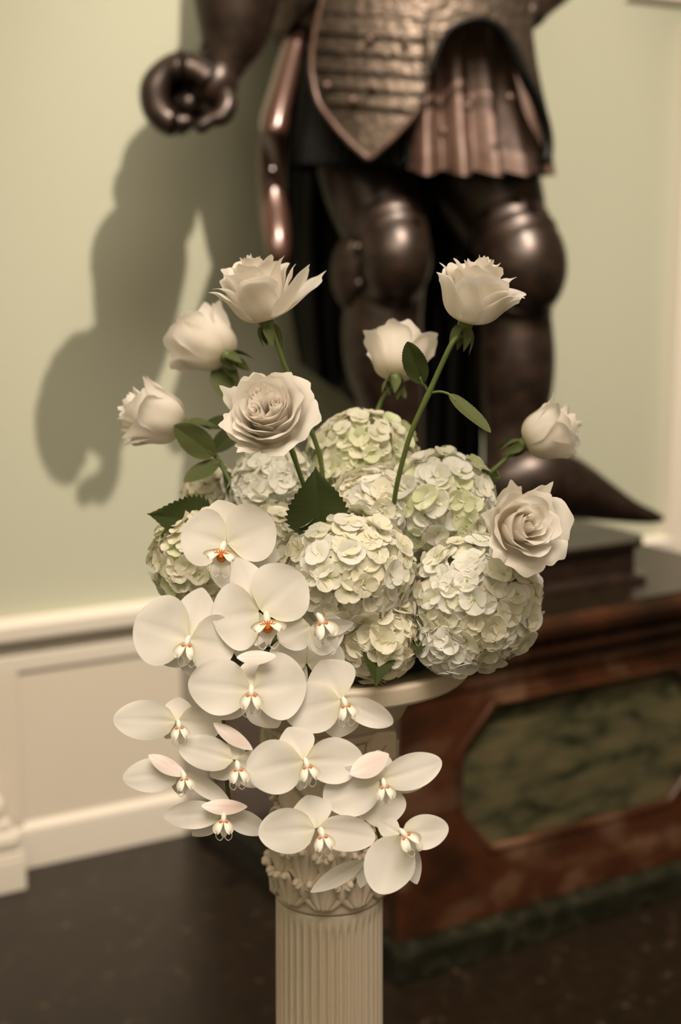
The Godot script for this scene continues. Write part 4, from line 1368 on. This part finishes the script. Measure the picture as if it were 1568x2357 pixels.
func orchids() -> void:
	# two bare green stems, their blossoms built apart, that come over the edge of the column top
	for st in [["green orchid stem hanging down at the left behind the lower blossoms", [[640, 1470, 1.25], [590, 1500, 1.205], [540, 1560, 1.20], [513, 1660, 1.205], [518, 1760, 1.21], [528, 1850, 1.215], [530, 1890, 1.22]]], ["green orchid stem hanging down in front of the column capital", [[700, 1480, 1.24], [740, 1540, 1.21], [770, 1640, 1.20], [780, 1700, 1.205], [815, 1800, 1.21], [860, 1880, 1.215], [880, 1960, 1.22]]]]:
		var pts := []
		for q in st[1]:
			pts.append(at(q[0], q[1], q[2]))
		var o := thing("orchid_stem", st[0], "orchid stem", pts[0])
		var b := MB.new()
		b.tube(spline(pts, 36), range(37).map(func(k): return lerpf(0.0026, 0.0014, k / 36.0)), 9)
		part("stem", b, M.orchid_stem_green, o)
	orchid("uppermost white orchid on the left, before the cream hydrangea, orange throat open", 522, 1252, 1.215,
		[["s", 502, 1150, 0.012, 112, 0, 0.3, 0.05], ["s", 645, 1285, 0.02, 92, 0, 0.3, 0.05], ["s", 520, 1362, 0.0, 78, 0, 0.3, 0.1], ["p", 418, 1222, 0.004, 135, 0, 0.4, 0.04], ["p", 632, 1200, 0.006, 140, 0, 0.4, 0.04]],
		[514, 1268, 92, -0.1, -1.0, true, -0.1])
	orchid("large white orchid with orange throat facing forward, beside the centre hydrangea", 598, 1408, 1.165,
		[["s", 545, 1283, 0.006, 84, 0, 0.25, -0.08], ["s", 548, 1515, 0.014, 100, 0, 0.2, 0.05], ["s", 590, 1488, 0.0, 60, 10, 0.5, 0.1], ["p", 694, 1318, 0.0, 150, 0, 0.35, 0.03], ["p", 490, 1432, 0.004, 158, 0, 0.35, 0.03]],
		[614, 1430, 96, 0.05, -1.0, true, 0.15])
	orchid("large white orchid at the left edge of the bouquet against the wainscot rail", 436, 1472, 1.165,
		[["s", 466, 1352, 0.004, 92, 0, 0.2, -0.06], ["s", 376, 1530, 0.012, 78, 0, 0.3, 0.05], ["s", 444, 1560, 0.014, 66, 0, 0.3, 0.05], ["p", 309, 1430, 0.004, 168, 0, 0.4, 0.03], ["p", 542, 1492, 0.008, 140, 0, 0.35, 0.05]],
		[434, 1482, 80, -0.05, -1.0, false, -0.2])
	orchid("white orchid seen from the side at the lower edge of the centre hydrangea", 716, 1440, 1.165,
		[["s", 818, 1434, 0.0, 46, 25, -0.9, 0.1], ["s", 770, 1505, 0.0, 74, 0, 0.3, 0.1], ["p", 640, 1474, 0.01, 86, 0, 0.3, 0.0], ["p", 786, 1480, 0.005, 100, 0, 0.5, 0.12]],
		[735, 1432, 88, 0.1, -1.0, false, 0.5])
	orchid("white orchid turned away, tucked between the orange-throated and the twin-spotted blossoms", 706, 1530, 1.185,
		[["s", 640, 1580, 0.0, 80, 0, 0.3, 0.05], ["p", 622, 1494, 0.0, 92, 0, 0.3, 0.03], ["p", 792, 1502, 0.0, 100, 0, 0.3, 0.03], ["s", 710, 1482, 0.0, 60, 0, 0.3, 0.0]], [])
	orchid("wide white orchid with two orange spots and a folded upper sepal, mid-cascade", 580, 1588, 1.155,
		[["s", 592, 1514, 0.014, 76, 0, 0.1, 0.0], ["s", 636, 1510, -0.006, 36, 0, 0.15, -0.1, 0.3, 545, 1513], ["s", 500, 1655, 0.01, 62, 0, 0.3, 0.05], ["s", 640, 1675, 0.012, 92, 0, 0.2, 0.0], ["p", 432, 1574, 0.008, 132, 0, 0.35, 0.04], ["p", 706, 1570, 0.01, 158, 0, 0.35, 0.04]],
		[579, 1596, 82, 0.0, -1.0, false, 0.05])
	orchid("white orchid over the rim of the column top, one narrow petal pointing right", 786, 1610, 1.165,
		[["s", 738, 1520, 0.0, 122, 0, 0.3, -0.03], ["s", 772, 1700, 0.008, 100, 0, 0.2, 0.0], ["p", 655, 1648, 0.004, 122, 0, 0.35, 0.02], ["p", 906, 1666, 0.012, 62, 0, -0.5, 0.12]],
		[792, 1622, 76, 0.1, -1.0, false, 0.3])
	orchid("white orchid at the far left of the cascade with a long rounded petal", 408, 1660, 1.175,
		[["s", 412, 1604, 0.004, 66, 0, 0.4, 0.0], ["p", 260, 1656, 0.006, 94, 0, 0.3, 0.0], ["p", 512, 1672, 0.008, 92, 0, 0.5, 0.1], ["s", 380, 1700, 0.012, 40, 0, 0.3, 0.0]],
		[411, 1672, 66, 0.05, -1.0, false, 0.25])
	orchid("white orchid left of the column scroll with curling lip tendrils", 540, 1750, 1.165,
		[["s", 546, 1692, 0.004, 46, 0, 0.3, -0.05], ["p", 410, 1716, 0.006, 82, 0, 0.3, 0.02], ["s", 484, 1788, 0.008, 58, 0, 0.3, 0.05], ["s", 582, 1726, -0.004, 36, 0, 0.15, -0.1, 0.35, 492, 1664], ["p", 628, 1790, 0.012, 90, 0, 0.3, 0.05]],
		[546, 1768, 74, 0.0, -1.0, false, 0.25])
	orchid("broad white orchid in the middle of the cascade before the column capital", 700, 1750, 1.15,
		[["s", 662, 1674, 0.004, 92, 0, 0.3, 0.0], ["p", 566, 1782, 0.006, 128, 0, 0.35, 0.03], ["p", 838, 1752, 0.008, 108, 0, 0.4, 0.06], ["s", 690, 1820, 0.012, 50, 0, 0.3, 0.05]],
		[704, 1762, 76, 0.08, -1.0, false, 0.3])
	orchid("white orchid with a pink-tinged folded sepal, right side of the cascade", 876, 1797, 1.155,
		[["p", 745, 1845, 0.004, 118, 0, 0.3, 0.03], ["p", 1018, 1752, 0.008, 84, 0, -0.3, 0.05], ["s", 972, 1812, 0.006, 44, 0, 0.3, 0.05], ["s", 878, 1908, 0.004, 118, 0, 0.3, 0.02], ["s", 870, 1726, 0.004, 64, 0, 0.3, 0.0], ["s", 896, 1736, -0.008, 58, 0, 0.2, -0.08, 0.5, 806, 1782]],
		[884, 1808, 70, 0.1, -1.0, false, 0.1])
	orchid("white orchid with a pink-flushed sepal, lower left of the cascade against the baseboard", 418, 1778, 1.175,
		[["p", 282, 1792, 0.006, 80, 0, 0.3, 0.0], ["s", 430, 1786, -0.006, 38, 0, 0.2, -0.1, 0.6, 342, 1738], ["s", 532, 1850, 0.006, 42, 0, 0.2, 0.1], ["s", 410, 1828, 0.012, 46, 0, 0.2, 0.0]],
		[422, 1790, 64, 0.05, -1.0, false, 0.3])
	orchid("white orchid seen from above with a bright pink sepal, at the lower left tip", 514, 1872, 1.18,
		[["p", 376, 1880, 0.006, 66, 0, 0.3, 0.05], ["p", 616, 1916, 0.008, 54, 0, 0.3, 0.05], ["s", 442, 1924, 0.01, 48, 0, 0.3, 0.05], ["s", 570, 1857, -0.008, 38, 0, 0.15, -0.1, 1.0, 464, 1855]],
		[516, 1886, 72, 0.0, -1.0, false, 0.0])
	orchid("grey-white orchid low on the cascade before the acanthus leaves", 728, 1908, 1.15,
		[["s", 706, 1830, 0.004, 96, 0, 0.3, 0.0], ["p", 594, 1918, 0.006, 108, 0, 0.35, 0.04], ["p", 866, 1930, 0.008, 86, 0, 0.5, 0.08]],
		[740, 1922, 76, 0.08, -1.0, false, 0.25])
	orchid("lowest white orchid at the right, one large petal hanging down", 922, 1920, 1.15,
		[["p", 872, 2058, 0.0, 118, 0, 0.4, 0.08], ["p", 1034, 1906, 0.006, 82, 0, -0.4, 0.05], ["s", 960, 2036, 0.008, 56, 0, 0.3, 0.05], ["s", 868, 1890, 0.006, 50, 0, 0.3, 0.0]],
		[930, 1922, 78, 0.55, -0.8, false, 0.4])
	orchid("small white orchid tip behind the lowest blossom, petal crossing the column", 846, 1978, 1.175,
		[["s", 714, 2054, 0.0, 44, 0, 0.3, 0.05], ["s", 830, 2044, 0.004, 34, 0, 0.2, 0.05], ["s", 868, 2035, 0.004, 30, 0, 0.2, 0.05]], [])
